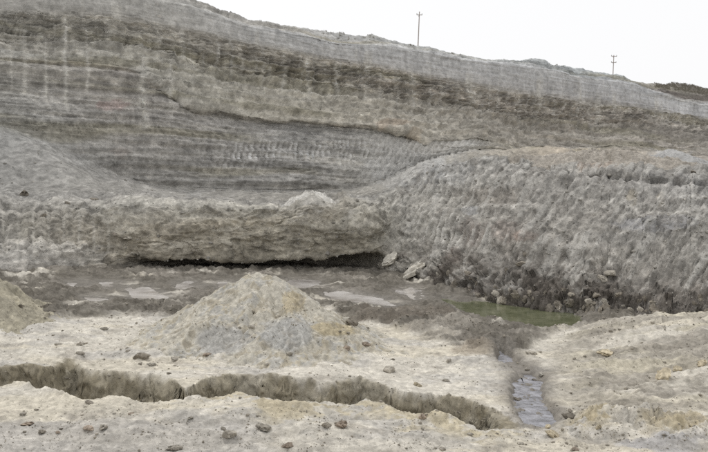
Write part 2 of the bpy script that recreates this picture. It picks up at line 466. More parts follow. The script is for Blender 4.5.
# talus and bench top
D += tal * (0.45 * fbm(S * 0.10, W[..., 1] * 0.12, 3, seed=13) + 0.09 * fbm(S * 0.8, W[..., 1] * 0.7, 4, seed=14))
tl = tal * (1 - sstep(120, 170, PX))
D += tl * 0.14 * np.maximum(0, ridged(S * 0.28, W[..., 1] * 0.28, 4, 0.55, seed=15) - 0.45)
tr = tal * sstep(400, 470, PX)
D += tr * (0.9 * np.maximum(fbm(SL * 0.13, W[..., 1] * 0.10, 5, 0.55, seed=16), -0.3))
f1, f2 = worley(SL * 1.15 - Z * 0.35, Z * 1.5, 3)
f3, f4 = worley(SL * 0.55 - Z * 0.1, Z * 0.8, 5)
# left bench face
nlf = fbm(SL * 0.9, Z * 1.2, 3, seed=122)
D += lface * (0.28 * fbm(SL * 0.22, Z * 0.55, 5, 0.55, seed=17) + 0.10 * ridged(Z * 0.9 + SL * 0.06, SL * 0.15, 4, seed=18) + 0.26 * cells(SL * 0.5 + 0.2 * nlf, Z * 1.5, 6) + 0.13 * cells(SL * 1.3, Z * 3.0 + 0.3 * nlf, 7))
D += lface * (0.07 * fbm(SL * 1.0, Z * 1.5, 5, 0.65, seed=19) + 0.12 * np.maximum(0, ridged(SL * 0.25, Z * 0.8 + SL * 0.08, 4, 0.6, seed=47))) * band_w(2.6, 6, 0.3)
D += band_w(4.5, 5.6, 0.3) * (1 - sstep(372, 402, PX)) * (0.40 * fbm(SL * 0.12, SL * 0, 3, seed=48) + 0.10 * fbm(SL * 0.5, W[..., 1] * 0.6, 4, 0.6, seed=49))
lw = lface * (1 - sstep(100, 130, PX)) * band_w(3.0, 4.9, 0.3)
D -= lw * 0.20 * ((np.abs(((SL / 0.95 + 0.5 * fbm(SL * 0.3, Z * 0.6, 2, seed=20)) % 1) - 0.5) * 2) ** 2)
# right bank: slanting scrape marks, clods, collapsed lip, rubble at the foot
q = SL * 0.80 - Z * 0.66 + 0.35 * fbm(SL * 0.12, Z * 0.16, 3, seed=21)
gro = ((q / 0.46) % 1) ** 1.5
gro2 = (np.abs(((q / 0.9 + 0.3) % 1) - 0.5) * 2)
gm = 0.25 + 0.75 * sstep(-0.25, 0.35, fbm(SL * 0.10, Z * 0.20, 3, seed=22))
patch = np.maximum.reduce([1.3 * bump(wpx, wpy, 440, 180, 48, 30), 1.2 * bump(wpx, wpy, 655, 258, 80, 22), 1.1 * bump(wpx, wpy, 430, 240, 60, 34), 0.35 + 0 * wpx])
D -= bank * patch * gm * (0.30 * gro + 0.12 * gro2)
rdir = SL * 0.62 + Z * 0.78
flk = fbm(q * 1.5, rdir * 0.28, 5, 0.7, seed=115)
flk2 = ridged(q * 0.8, rdir * 0.22, 4, 0.65, seed=116)
gp = np.clip(patch, 0, 1) * gm
wq = q + 0.12 * fbm(SL * 2.0, Z * 2.0, 2, seed=120); wr = rdir + 0.3 * fbm(SL * 1.5, Z * 1.5, 2, seed=121)
cb1 = cells(wq * 1.5, wr * 0.50, 1); cb2 = cells(wq * 3.4, wr * 1.3, 2); cb3 = cells(SL * 0.75 + 0.3 * flk, Z * 1.1, 3)
D += bank * (0.06 * flk + 0.05 * flk2 * gp + 0.13 * cb1 * lerp(0.6, 1, gp) + 0.10 * cb2 + 0.13 * cb3 * (1 - gp))
D += bank * (0.30 * fbm(SL * 0.08, Z * 0.12, 3, seed=23) + 0.05 * fbm(SL * 1.1, Z * 1.4, 4, 0.65, seed=46))
shelf = 0.7 * np.tanh(3 * fbm(Z * 0.42 - SL * 0.015, SL * 0.04, 3, seed=117)) + fbm(Z * 0.55 - SL * 0.02 + 0.5 * fbm(SL * 0.06, Z * 0.1, 3, seed=25), SL * 0.05, 3, seed=26)
D += bank * 0.20 * shelf
rub = bank * (1 - sstep(2.0, 3.3, VV + 0.35 * fbm(SL * 0.2, Z, 3, seed=27)))
D += rub * (0.55 * cells(SL * 0.85 + 0.3 * flk, Z * 1.3, 4) + 0.30 * cells(SL * 1.9, Z * 2.6 + 0.3 * flk, 5))
D += rub * (0.10 * np.maximum(0, ridged(SL * 0.55, Z * 0.9, 4, 0.6, seed=28)) + 0.12)
cr = np.exp(-((wpy - pl(PX, [(500,159),(540,163),(590,171),(640,178),(708,184)]) - 1.5 * fbm(PX * 0.08, PX * 0, 3)) / 2.6) ** 2) * sstep(490, 515, PX) * band_w(3.5, 6.4, .3)
D -= cr * 0.9 * (0.5 + 0.7 * fbm(PX * 0.06, PX * 0 + 5, 3)).clip(0, 1.2)
# top edge and plateau turf
D += band_w(12.2, 14, 0.3) * 0.09 * fbm(S * 0.9, W[..., 1] * 0.5, 4, 0.6, seed=29)
D *= 1 - sstep(14.0, 15.0, VV)
D *= sstep(0.0, 1.2, VV) * 0.8 + 0.2
D *= 1 - 0.55 * uc[None, :] * (1 - sstep(2.8, 3.8, VV))
Wd = W + Nn * D[..., None]

# colour of the earth, with some shade and sky light worked in
def rows_color(table):
    """table: list of (v, [(px, (r,g,b)), ...]) in display values"""
    vs = [t[0] for t in table]
    cols = []
    for v, lst in table:
        a = np.array([l[0] for l in lst], float); c = np.array([l[1] for l in lst], float)
        cols.append(np.stack([np.interp(PXC, a, c[:, j]) for j in range(3)], -1))
    cols = np.array(cols)
    vv = np.array(rowv)
    i = np.clip(np.searchsorted(vs, vv, side='right') - 1, 0, len(vs) - 2)
    t = np.clip((vv - np.array(vs)[i]) / (np.array(vs)[i + 1] - np.array(vs)[i]), 0, 1)
    return lerp(cols[i], cols[i + 1], t[:, None, None])
C = rows_color([
    (0.0, [(0,(120,113,103)),(380,(112,104,92)),(480,(106,98,88))]),
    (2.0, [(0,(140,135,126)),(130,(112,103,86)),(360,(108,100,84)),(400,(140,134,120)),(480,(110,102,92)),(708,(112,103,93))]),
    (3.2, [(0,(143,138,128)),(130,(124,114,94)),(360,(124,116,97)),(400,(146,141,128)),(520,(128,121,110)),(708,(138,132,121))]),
    (4.2, [(0,(128,123,112)),(130,(134,124,104)),(360,(136,129,110)),(400,(143,138,126)),(520,(141,136,126)),(708,(143,138,128))]),
    (4.85,[(0,(140,135,125)),(90,(150,145,134)),(250,(146,139,122)),(360,(146,140,126)),(430,(139,136,128)),(600,(137,132,124)),(708,(137,134,130))]),
    (5.1, [(0,(144,140,131)),(90,(160,155,144)),(250,(162,156,142)),(360,(154,149,136)),(430,(138,136,130)),(600,(136,131,122)),(708,(136,133,127))]),
    (5.3, [(0,(140,137,130)),(120,(140,136,128)),(300,(138,134,126)),(430,(139,137,130)),(560,(142,136,124)),(708,(136,132,124))]),
    (6.0, [(0,(134,132,127)),(120,(138,135,128)),(300,(136,132,124)),(430,(142,138,128)),(560,(158,146,128)),(640,(150,142,128)),(708,(136,128,118))]),
    (7.0, [(0,(136,135,131)),(120,(134,131,125)),(300,(136,133,127)),(430,(140,136,126)),(560,(146,138,124)),(708,(134,126,116))]),
    (8.0, [(0,(128,124,115)),(120,(126,121,114)),(300,(138,136,132)),(430,(146,142,134)),(560,(130,125,115)),(708,(130,125,116))]),
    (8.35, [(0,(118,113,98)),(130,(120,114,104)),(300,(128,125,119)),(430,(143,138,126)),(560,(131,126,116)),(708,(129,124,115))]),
    (8.7, [(0,(128,124,114)),(120,(130,126,118)),(300,(118,112,102)),(430,(144,137,124)),(560,(132,127,117)),(708,(128,122,113))]),  # shade under the ledge painted in as a darker tone
    (9.1, [(0,(138,136,129)),(160,(146,142,130)),(300,(144,138,124)),(430,(146,140,127)),(560,(130,124,114)),(708,(128,122,113))]),
    (9.9, [(0,(128,124,115)),(160,(144,140,129)),(300,(142,137,124)),(430,(138,132,120)),(560,(124,117,106)),(708,(124,118,109))]),
    (10.4,[(0,(128,124,113)),(160,(132,127,115)),(300,(121,115,104)),(430,(124,117,107)),(560,(122,114,103)),(708,(128,122,114))]),
    (11.0,[(0,(133,129,120)),(160,(130,125,115)),(300,(126,120,109)),(430,(128,122,112)),(560,(128,122,112)),(708,(136,132,126))]),
    (11.2,[(0,(136,133,126)),(160,(144,141,134)),(300,(144,142,138)),(430,(142,140,137)),(708,(146,145,144))]),
    (12.0,[(0,(142,139,132)),(160,(146,144,138)),(300,(150,150,149)),(430,(150,150,149)),(708,(151,152,153))]),
    (12.3,[(0,(140,136,126)),(300,(140,137,130)),(500,(128,130,128)),(629,(124,128,128)),(640,(138,134,128)),(665,(112,105,98)),(708,(104,96,88))]),
    (13.0,[(0,(150,147,138)),(300,(156,155,152)),(500,(146,150,150)),(629,(150,155,156)),(645,(150,147,142)),(660,(118,112,104)),(708,(106,99,90))]),
    (15.0,[(0,(140,138,120)),(708,(140,138,120))]),
])
def mixc(c, w):
    global C
    C = lerp(C, np.array(c, float), np.clip(w, 0, 1)[..., None])
# bedding tints
tint = fbm(Zs * 0.75, S * 0.02, 4, 0.6, seed=30)
C = C * (1 + up * (1 - 0.8 * w_light) * (0.11 * tint + 0.06 * fbm(S * 0.09, Zs * 0.4, 4, seed=31)))[..., None]
mixc((118, 112, 92), up * 0.55 * sstep(0.15, 0.6, fbm(Zs * 0.5, S * 0.03, 3, seed=32)) * (1 - w_light))
mixc((152, 147, 136), up * (1 - 0.8 * w_light) * 0.5 * sstep(0.2, 0.6, fbm(Zs * 1.1, S * 0.045, 3, seed=33)))
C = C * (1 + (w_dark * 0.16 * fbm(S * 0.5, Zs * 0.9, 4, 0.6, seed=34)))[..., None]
mixc((108, 102, 91), niche * 0.40 * sstep(100, 200, PX))  # hollowed niches also get a darker tone
run = np.exp(-((np.abs(((S / 1.55 + 0.5 * fbm(S * 0.15, S * 0, 2, seed=113)) % 1) - 0.5)) / 0.09) ** 2) * sstep(-0.15, 0.4, fbm(S * 0.25, Z * 0.15, 3, seed=114))
mixc((156, 153, 146), run * band_w(10.0, 11.3, 0.35) * 0.6 * sstep(150, 200, PX))
# pale wash runs down the face
wash = sstep(0.28, 0.62, fbm(S * 0.55, Z * 0.03, 3, 0.6, seed=35)) * sstep(-0.3, 0.3, fbm(S * 0.2, Z * 0.12, 2, seed=36))
mixc((158, 154, 144), wash * band_w(9.9, 11.6, 0.4) * 0.7)
for x0, y0, y1, wd, a in [(11,45,95,1.6,.6),(24,30,96,2.6,.75),(45,40,108,1.6,.7),(64,22,112,2.0,.9),(85,28,94,1.7,.7),(54,20,60,1,.5),(139,62,134,4.2,.8),(165,70,120,2.2,.6),(156,25,75,3.5,.4),(104,20,60,2,.35),(180,30,66,2,.4),(218,46,72,1.5,.5),(241,44,78,1.5,.45),(262,50,95,2.2,.5),(282,52,92,2,.55),(308,60,100,2,.6),(337,64,98,1.8,.65),(365,64,102,1.8,.6),(378,70,100,1.5,.5),(396,74,110,1.8,.55),(412,76,112,1.6,.5),(440,84,112,1.5,.5),(455,88,118,1.5,.4),(520,96,126,1.8,.5),(533,98,128,1.2,.4),(577,100,132,1.5,.5),(592,98,140,1.5,.35),(478,90,120,1.4,.4)]:
    xx = wpx - x0 - 0.05 * (wpy - y0) * 0.5 - 1.0 * fbm(wpy * 0.05 + x0, wpy * 0, 2)
    mixc((164, 160, 150), up * a * np.exp(-(xx / wd) ** 2) * sstep(y0 - 8, y0 + 4, wpy) * (1 - sstep(y1 - 6, y1 + 2, wpy)))
C = C * (1 + w_light * (0.035 * fbm(S * 0.9, Z * 0.06, 4, 0.65, seed=124) + 0.04 * fbm(S * 0.3, Z * 0.3, 4, seed=125)))[..., None]
# vertical cracks in the loess under the turf
crk = np.exp(-(np.abs(fbm(S * 0.16, Z * 0.02, 2, seed=37)) / 0.03) ** 2)
mixc((122, 118, 112), 0.25 * crk * band_w(11.3, 11.95, 0.08))
D_crk = 0.10 * crk * sstep(-0.2, 0.3, fbm(S * 0.3, Z * 0.25, 2, seed=94)) * band_w(11.3, 11.95, 0.08)
Wd -= Nn * D_crk[..., None]
# stains: the rust-pink lens, tan patches on the bank, orange lip of the scoop
nz = fbm(wpx * 0.10, wpy * 0.25, 4, seed=38)
def stain(cx, cy, rx, ry, c, a):
    mixc(c, a * sstep(0.25, 0.6, bump(wpx, wpy, cx, cy, rx, ry) + 0.25 * nz))
stain(110, 107, 17, 6, (142, 122, 116), .6)
stain(118, 153, 10, 6, (138, 128, 120), .4)
stain(472, 233, 14, 14, (142, 126, 114), .6)
stain(508, 233, 16, 12, (142, 126, 114), .55)
stain(526, 238, 12, 6, (140, 116, 100), .6)
stain(455, 256, 8, 12, (136, 116, 104), .7)
stain(470, 292, 12, 5, (132, 112, 100), .6)
stain(490, 196, 34, 10, (132, 122, 108), .6)
stain(471, 211, 9, 5, (158, 158, 158), .8)
stain(632, 198, 6, 8, (158, 144, 116), .55)
stain(660, 200, 4, 8, (152, 140, 116), .5)
stain(655, 225, 40, 9, (130, 130, 134), .6)
stain(620, 238, 60, 7, (152, 148, 140), .35)
stain(390, 124, 18, 3.5, (152, 136, 118), .7)
stain(412, 137, 9, 7, (154, 141, 122), .7)
stain(432, 150, 26, 6, (154, 142, 122), .7)
stain(404, 170, 40, 18, (150, 149, 146), .7)
stain(450, 172, 26, 14, (150, 150, 148), .5)
stain(605, 161, 34, 6, (158, 134, 112), .75)
stain(586, 153, 22, 3, (172, 160, 138), .8)
stain(560, 154, 40, 3, (150, 142, 120), .6)
stain(668, 160, 18, 9, (146, 145, 142), .8)
stain(110, 218, 14, 8, (164, 159, 146), .7)
stain(66, 160, 26, 7, (146, 144, 139), .6)
stain(195, 197, 8, 6, (146, 144, 140), .6)
stain(200, 209, 100, 3, (172, 167, 152), .5)
stain(290, 222, 60, 6, (140, 128, 104), .5)
stain(55, 255, 60, 12, (146, 142, 134), .5)
stain(140, 262, 20, 7, (154, 148, 134), .5)
mixc((170, 168, 164), tooth_w * 0.8 * sstep(0.35, 0.75, 1 - saw))
spk = fbm(SL * 1.3, Z * 1.6 + W[..., 1] * 0.6, 4, 0.7, seed=75)
C = C * (1 + 0.13 * spk * (1 - sstep(13, 14, VV)) * (1 - 0.7 * w_light) + 0.08 * low * fbm(SL * 0.5, Z * 0.8, 3, seed=76))[..., None]
mixc((176, 172, 162), fan * 1.0 * (0.7 + 0.6 * nz))
mixc((149, 147, 142), fade * 0.8)
mixc((166, 163, 156), fade * 0.5 * sstep(0.6, 0.9, 1 - ((qs / 0.55) % 1)))
# bank: highlights painted on the slanting scrape crests, darker hollows and blotches
mixc((172, 168, 158), bank * patch * gm * 0.75 * sstep(0.45, 0.9, 1 - gro))
mixc((116, 110, 101), bank * 0.5 * sstep(0.1, 0.55, -lerp(fbm(SL * 0.5, Z * 0.9, 4, 0.65, seed=119), flk, gp)))
mixc((168, 164, 154), bank * 0.6 * sstep(0.1, 0.55, flk + 0.3 * fbm(SL * 0.2, Z * 0.4, 3, seed=40)))
mixc((86, 77, 67), rub * 0.85 * sstep(-0.35, 0.25, fbm(SL * 0.4, Z * 0.8, 4, seed=41)))
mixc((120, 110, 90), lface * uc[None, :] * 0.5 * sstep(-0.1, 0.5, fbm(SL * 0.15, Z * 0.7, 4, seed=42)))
mixc((160, 153, 135), lface * 0.5 * sstep(0.15, 0.55, fbm(SL * 0.3, Z * 0.9, 4, seed=43)) * band_w(3.1, 5, .3))
mixc((162, 156, 142), lw * 0.55 * sstep(0.72, 0.95, np.abs(((SL / 0.95) % 1) - 0.5) * 2))
E_WALL = 0.60
C = C * (1 - 0.045 * w_light)[..., None]
C = lerp(grey(C, 0.70), grey(C, 0.55), low[..., None])
E_ZONE = np.interp(np.array(rowv), [0, 4.5, 5.0, 5.4, 6.3, 7.0, 7.4, 8.9, 9.1, 10, 10.4, 12, 12.3, 15], [.62, .64, .80, .90, .84, .74, .62, .60, .70, .68, .62, .62, .8, .9])[:, None] + np.zeros((1, NC))  # tones get divided by the sky light assumed for each zone
E_ZONE = np.maximum(E_ZONE, 0.78 * bank) * 0.84
ALB = np.clip(lin(np.clip(C, 0, 255)) / E_ZONE[..., None], 0.01, 0.75)

STRW = np.clip(up * (1 - w_light) * (1 - 0.8 * fade) * (1 - 0.5 * band_w(9.0, 10.0, .2)), 0, 1)
# split the sheet where the bench meets the talus: lower bench, high face, plateau
cut1 = int(np.searchsorted(rowv, 6.0)); cut2 = int(np.searchsorted(rowv, 13.0))
flip = facing < 0
for nm, a, b in (('quarry_bench', 0, cut1), ('quarry_face', cut1, cut2), ('plateau', cut2, len(rowv) - 1)):
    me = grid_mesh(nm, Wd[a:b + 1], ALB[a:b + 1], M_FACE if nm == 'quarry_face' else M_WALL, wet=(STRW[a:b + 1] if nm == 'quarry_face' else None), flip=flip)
    link(nm, me, kind='structure')
del Nn, du, dv
wdx, wdy = proj(Wd[..., 0], Wd[..., 1], Wd[..., 2])
def on_wall(px, py, v0=1.0, v1=6.9):
    """the point of the wall seen at a photo pixel, between two guides"""
    j = int(np.abs(PXC - px).argmin()); a = int(np.searchsorted(rowv, v0)); b = int(np.searchsorted(rowv, v1))
    i = a + int(np.abs(wdy[a:b, j] - py).argmin())
    return Wd[i, j]

# ------------------------------------------------------------------ pit floor
FAR = [(-420,358),(-60,366),(3,368),(30,366),(47,367),(64,363.5),(74,363),(85,370),(110,373),(136,375),(160,376),(170,378),(179,384),(186,391),(193,386),(203,381),(220,379),(237,377),(269,376),(296,380),(316,386),(333,386),(360,381),(384,388),(404,395),(438,397),(459,398),(475,405),(492,410),(506,416),(520,424),(1130,440)]
NEAR = [(-420,378),(-60,384),(3,384),(20,382),(41,388),(60,394),(85,400),(112,398),(136,402),(160,404),(183,403),(203,400),(237,397),(252,402),(286,405),(306,408),(333,407),(350,408),(364,404),(384,405),(404,417),(425,415),(452,419),(465,423),(478,429),(502,429),(520,431),(1130,450)]
MUD = [(-60,262),(-60,296),(0,300),(48,322),(80,317),(120,314),(165,316),(200,320),(262,325),(330,306),(352,318),(395,330),(430,338),(470,349),(498,356),(520,352),(548,340),(580,330),(640,318),(708,300),(708,262)]
PUDDLES = [
    [(68,283),(80,282),(90,284),(84,286.5),(72,286)],
    [(100,282.5),(115,282),(130,285),(127,289),(108,288)],
    [(132,290),(148,288.5),(160,292),(169,297),(158,301),(142,300),(124,297)],
    [(84,297),(98,296.5),(110,299),(100,301),(88,301)],
    [(176,284),(190,281),(206,284),(200,288),(180,287.5)],
    [(218,283),(232,282),(240,285),(230,288),(219,287)],
    [(286,280),(304,278),(316,281),(322,286),(305,288),(290,286)],
    [(326,294),(345,292.5),(362,295),(384,298),(404,304),(392,307.5),(366,303),(345,300),(330,297.5)],
    [(398,291),(410,288),(418,291),(424,298),(414,299)],
]
POND = [(443,299),(462,299.5),(490,303),(520,306),(552,310),(578,317),(580,322),(570,327),(545,328),(518,323),(490,316),(462,308)]
STREAM = [(513,379),(520,374.5),(533,373.5),(543,376),(541,387),(543,397),(550,409),(558,419),(548,424),(530,422),(520,414),(515,402),(512,390)]
BROOK = [(496,348),(503,347.5),(506,352),(512,359),(520,365),(530,369),(536,375),(535,380),(522,380),(520,374),(511,368.5),(502,363),(499,356)]
H_PUD, H_POND, H_STR, H_BRK = -0.02, -0.05, -0.11, -0.106

CONES = []        # (x, y, height, slope) of heaps standing on the floor, for setting things down on them
def ground_masks(x, y):
    px, row = proj(x, y, 0.0)
    return px, row

def ground_z(x, y, want=False):
    px, row = ground_masks(x, y)
    nl = fbm(x * 0.35, y * 0.35, 3, seed=50)
    z = 0.10 * fbm(x * 0.11, y * 0.11, 3, seed=51)
    # the slope the photographer stands on
    z = z + 4.3 * np.clip(1 - y / 13.5, 0, 1) ** 1.25
    # broad hump right of the brook, rills running down it
    Y1 = 31.5
    ax = (1080 - 0) * 0
    z = z + 1.75 * np.exp(-(((px - 800) / 150.0) ** 2)) * np.exp(-((y - 31) / np.where(y > 31, 3.0, 7.0)) ** 2)
    z = z + 0.35 * np.exp(-(((px - 640) / 60.0) ** 2)) * np.exp(-((y - 30.5) / np.where(y > 30.5, 2.0, 4.0)) ** 2)
    rr = sstep(545, 600, px) * sstep(318, 335, row) * (1 - sstep(410, 425, row))
    z = z + rr * (0.20 * fbm(x * 0.25 + y * 0.1, y * 0.8 - x * 0.12, 5, 0.6, seed=52) + 0.07 * fbm(x * 1.5, y * 1.6, 4, 0.6, seed=53) + 0.14 * cells(x * 1.1, y * 1.3, 22) * sstep(0.0, 0.4, fbm(x * 0.3, y * 0.4, 3, seed=130)))
    # crumbly berm at the lower right
    brm = np.exp(-((row - pl(px, [(560,433),(600,424),(640,426),(690,436),(760,446)])) / 9.0) ** 2) * sstep(545, 585, px)
    z = z + brm * (0.42 + 0.28 * fbm(x * 0.9, y * 0.9, 5, 0.62, seed=54) + 0.22 * cells(x * 1.6, y * 1.6, 23) + 0.10 * cells(x * 4, y * 4, 24))
    # wheel ruts and low ridges in the foreground
    fg = sstep(402, 425, row)
    q = row - (438 - (px - 60) * 0.055) + 2.5 * nl
    z = z + fg * (0.07 * np.sin(q / 3.4) * sstep(120, 200, px) * (1 - sstep(330, 420, px)))
    z = z + fg * 0.13 * fbm(x * 0.35, y * 0.75, 5, 0.6, seed=55)
    z = z + 0.040 * fbm(x * 1.6, y * 1.6, 5, 0.66, seed=56) + 0.05 * np.maximum(0, fbm(x * 0.9, y * 1.1, 5, 0.6, seed=99) - 0.15) + 0.012 * ridged(x * 5, y * 5, 2, seed=57)
    crum = cells(x * 2.6, y * 2.6, 16)
    z = z + 0.035 * np.maximum(0, crum) * sstep(0.0, 0.4, fbm(x * 0.35, y * 0.5, 4, seed=127)) * (y > 5)
    # flats between heap and gully: little mounds and wheel-thrown clods
    mid = sstep(316, 335, row) * (1 - sstep(362, 378, row)) * (1 - sstep(480, 520, px))
    z = z + mid * (0.13 * fbm(x * 0.5, y * 0.6, 4, seed=58) + 0.07 * np.maximum(0, ridged(x * 0.9, y * 0.9, 3, seed=59)))
    # churned mud below the face
    sdm = in_poly_sd(px, row, MUD) + 10 * fbm(x * 0.35, y * 0.3, 4, seed=60)
    mud = 1 - sstep(-6, 8, sdm)
    calm = 1.0 + 0 * z
    sds = [in_poly_sd(px, row, poly) for poly in PUDDLES]
    for sd0 in sds + [in_poly_sd(px, row, POND)]:
        calm = np.minimum(calm, 0.15 + 0.85 * sstep(3, 20, sd0))
    z = lerp(0.012, z, lerp(1, calm, mud))
    z = z + mud * calm * (0.09 * fbm(x * 0.30, y * 0.42, 4, seed=61) + 0.22 * np.maximum(0, ridged(x * 0.55, y * 0.75, 4, 0.6, seed=62) - 0.3)
                   + 0.05 * fbm(x * 1.7, y * 1.7, 3, seed=63) + 0.17 * cells(x * 0.9, y * 0.9, 15) * sstep(-0.1, 0.3, fbm(x * 0.2, y * 0.25, 3, seed=126))) + mud * 0.01
    trk = np.exp(-((row - pl(px, [(300,305),(380,318),(430,322),(480,330)])) / 3.0) ** 2) * sstep(320, 360, px) * (1 - sstep(470, 500, px))
    z = z + trk * (0.22 + 0.25 * np.maximum(0, fbm(x * 1.0, y * 0.8, 3, seed=64)))
    # gully
    far_r = pl(px, FAR) + 1.8 * fbm(x * 0.9, x * 0 + 1.7, 4, 0.6, seed=65) + 1.1 * cells(x * 0.9, y * 0.4, 17) + 1.1 * cells(x * 2.4, y * 1.0, 18)
    near_r = pl(px, NEAR) + 1.6 * cells(x * 1.1, y * 0.5, 19) + 1.4 * fbm(x * 0.8, x * 0 + 9.7, 4, 0.6, seed=67)
    t = (row - far_r) / np.maximum(near_r - far_r, 2.0)
    gate = 1 - sstep(508, 526, px)
    dep = 1.25 + 0.15 * nl
    wob = 0.09 * fbm(x * 0.45, y * 0.5, 4, seed=68) + 0.012 * fbm(x * 4, y * 4, 3, seed=69)
    tt = t + wob
    prof = sstep(-0.01, 0.26, tt) * 0.55 + 0.45 * np.clip(tt / 0.30, 0, 1)
    prof = prof * (1 - sstep(0.62, 1.02, tt))
    slump = (0.10 * np.maximum(0, fbm(x * 1.3, y * 1.3, 4, seed=70))) * (tt > 0) * (tt < 0.6)
    z = z - gate * dep * prof + gate * slump
    edge = np.exp(-((t - 1.18) / 0.22) ** 2) * gate
    z = z + edge * (0.05 + 0.12 * np.maximum(-0.2, fbm(x * 1.2, y * 1.2, 4, 0.6, seed=71)))
    # water bodies: a basin below each level, a rim just above it
    wet = 0 * z
    fx = 2.2 * fbm(x * 1.4, y * 1.4, 3, seed=72)
    for sd0 in sds:
        sdp = sd0 + 4.5 * fbm(x * 0.45, y * 0.35, 5, 0.65, seed=97)
        m = 1 - sstep(-3, 5, sdp)
        z = z + np.maximum(0, H_PUD + 0.025 - z) * sstep(2, 6, sdp) * (1 - sstep(20, 34, sdp))
        z = lerp(z, H_PUD - 0.09 + 0.04 * fx, m)
        wet = np.maximum(wet, 1 - sstep(-3, 14, sd0))
    for poly, h, soft, d in ((POND, H_POND, 8, 0.25), (BROOK, H_BRK, 5, 0.07), (STREAM, H_STR, 6, 0.085)):
        sdp = in_poly_sd(px, row, poly, 2.2) + 2.5 * nl + fx + (6.0 if poly is POND else 2.0) * fbm(x * 0.5, y * 0.4, 5, 0.65, seed=98)
        m = 1 - sstep(-4, soft, sdp)
        z = z + np.maximum(0, h + 0.04 + 0.02 * fx - z) * sstep(soft - 2, soft + 4, sdp) * (1 - sstep(26, 44, sdp))
        z = lerp(z, h - d + (0.13 if poly is not POND else 0.05) * fbm(x * 2.4, y * 2.4, 3, 0.6, seed=74), m)
        wet = np.maximum(wet, 1 - sstep(-4, 22, sdp))
    if want:
        return z, dict(px=px, row=row, mud=mud, t=t, gate=gate, brm=brm, rr=rr, wet=wet, nl=nl, fg=fg, mid=mid)
    return z

rows_s = np.concatenate([np.arange(262, 352, 0.5), np.arange(352, 434, 0.30), np.arange(434, 470, 0.45)])
yr = CAM_H * F_PX / (rows_s - 185)
yr = np.concatenate([np.linspace(75, yr[0], 14)[:-1], yr, np.linspace(yr[-1], -12, 40)[1:]])
gcol = np.concatenate([left, np.arange(-45, 754, 1.0), right])
slopes = (gcol - CX) / F_PX
YY, SLP = np.meshgrid(yr, slopes, indexing='ij')
XX = SLP * np.maximum(YY, 6.0)
ZZ, g = ground_z(XX, YY, True)
gw = g['gate'] * sstep(-0.05, 0.12, g['t']) * (1 - sstep(0.5, 0.8, g['t']))
YS = YY + gw * (0.10 * fbm(XX * 1.2, ZZ * 2.2, 5, 0.65, seed=77) + 0.09 * cells(XX * 1.5, ZZ * 2.4, 20) + 0.07 * cells(XX * 3.6, ZZ * 5, 21))
XS = XX + gw * 0.10 * fbm(XX * 2.0, ZZ * 3.0, 3, seed=79)
GC = np.zeros(XX.shape + (3,)) + np.array((202, 196, 181), float)
def gmix(c, w):
    global GC
    GC = lerp(GC, np.array(c, float), np.clip(w, 0, 1)[..., None])
gpx, grow = g['px'], g['row']
n1 = fbm(XX * 0.30, YY * 0.45, 5, 0.58, seed=80); n2 = fbm(XX * 0.8, YY * 1.3, 5, 0.6, seed=81); n3 = fbm(XX * 0.12, YY * 0.5, 4, seed=82)
gmix((182, 178, 169), 0.75 * sstep(0.0, 0.5, n1))
gmix((204, 195, 172), 0.7 * sstep(0.05, 0.5, n3))
gmix((160, 152, 138), 0.4 * sstep(0.25, 0.65, n2))
gmix((178, 174, 167), 0.7 * (1 - sstep(230, 300, gpx + 40 * n1)) * sstep(414, 425, grow))
gmix((190, 176, 140), 0.75 * sstep(-0.15, 0.35, n2 + n1 * 0.4) * np.exp(-((g['t'] - 1.25) / 0.45) ** 2) * sstep(140, 200, gpx) * (1 - sstep(520, 540, gpx)))
# right of the brook
gmix((168, 161, 146), 0.85 * sstep(540, 565, gpx) * (1 - sstep(412, 424, grow)) * sstep(-0.5, 0.2, n1))
gmix((190, 182, 158), 0.8 * sstep(0.08, 0.4, fbm(XX * 0.14 + YY * 0.05, YY * 0.75 - XX * 0.1, 4, seed=83)) * g['rr'])
gmix((142, 135, 123), 0.5 * sstep(0.05, 0.4, fbm(XX * 0.2 + YY * 0.05, YY * 0.9 - XX * 0.12, 4, seed=84)) * g['rr'])
gmix((186, 180, 166), 0.7 * bump(gpx, grow, 660, 325, 80, 12))
gmix((184, 168, 130), 0.8 * g['brm'] * sstep(-0.3, 0.3, n2))
gmix((170, 168, 166), 0.9 * sstep(0.3, 0.6, bump(gpx, grow, 668, 447, 46, 8) + 0.25 * n2))
# mud
gmix((112, 106, 95), 0.97 * g['mud'] * sstep(-0.9, -0.2, n1))
gmix((93, 87, 76), 0.75 * g['mud'] * sstep(0.0, 0.45, n2))
gmix((146, 139, 128), 0.5 * g['mud'] * sstep(0.15, 0.5, fbm(XX * 0.25, YY * 0.5, 4, seed=85)))
gmix((114, 104, 91), 0.6 * sstep(0.3, 0.6, bump(gpx, grow, 405, 318, 60, 7) + 0.2 * n2))
gmix((150, 136, 116), 0.6 * sstep(0.3, 0.6, bump(gpx, grow, 475, 352, 26, 8) + 0.2 * n2))
gmix((168, 161, 148), 0.6 * sstep(0.3, 0.6, bump(gpx, grow, 445, 330, 40, 6) + 0.2 * n2))
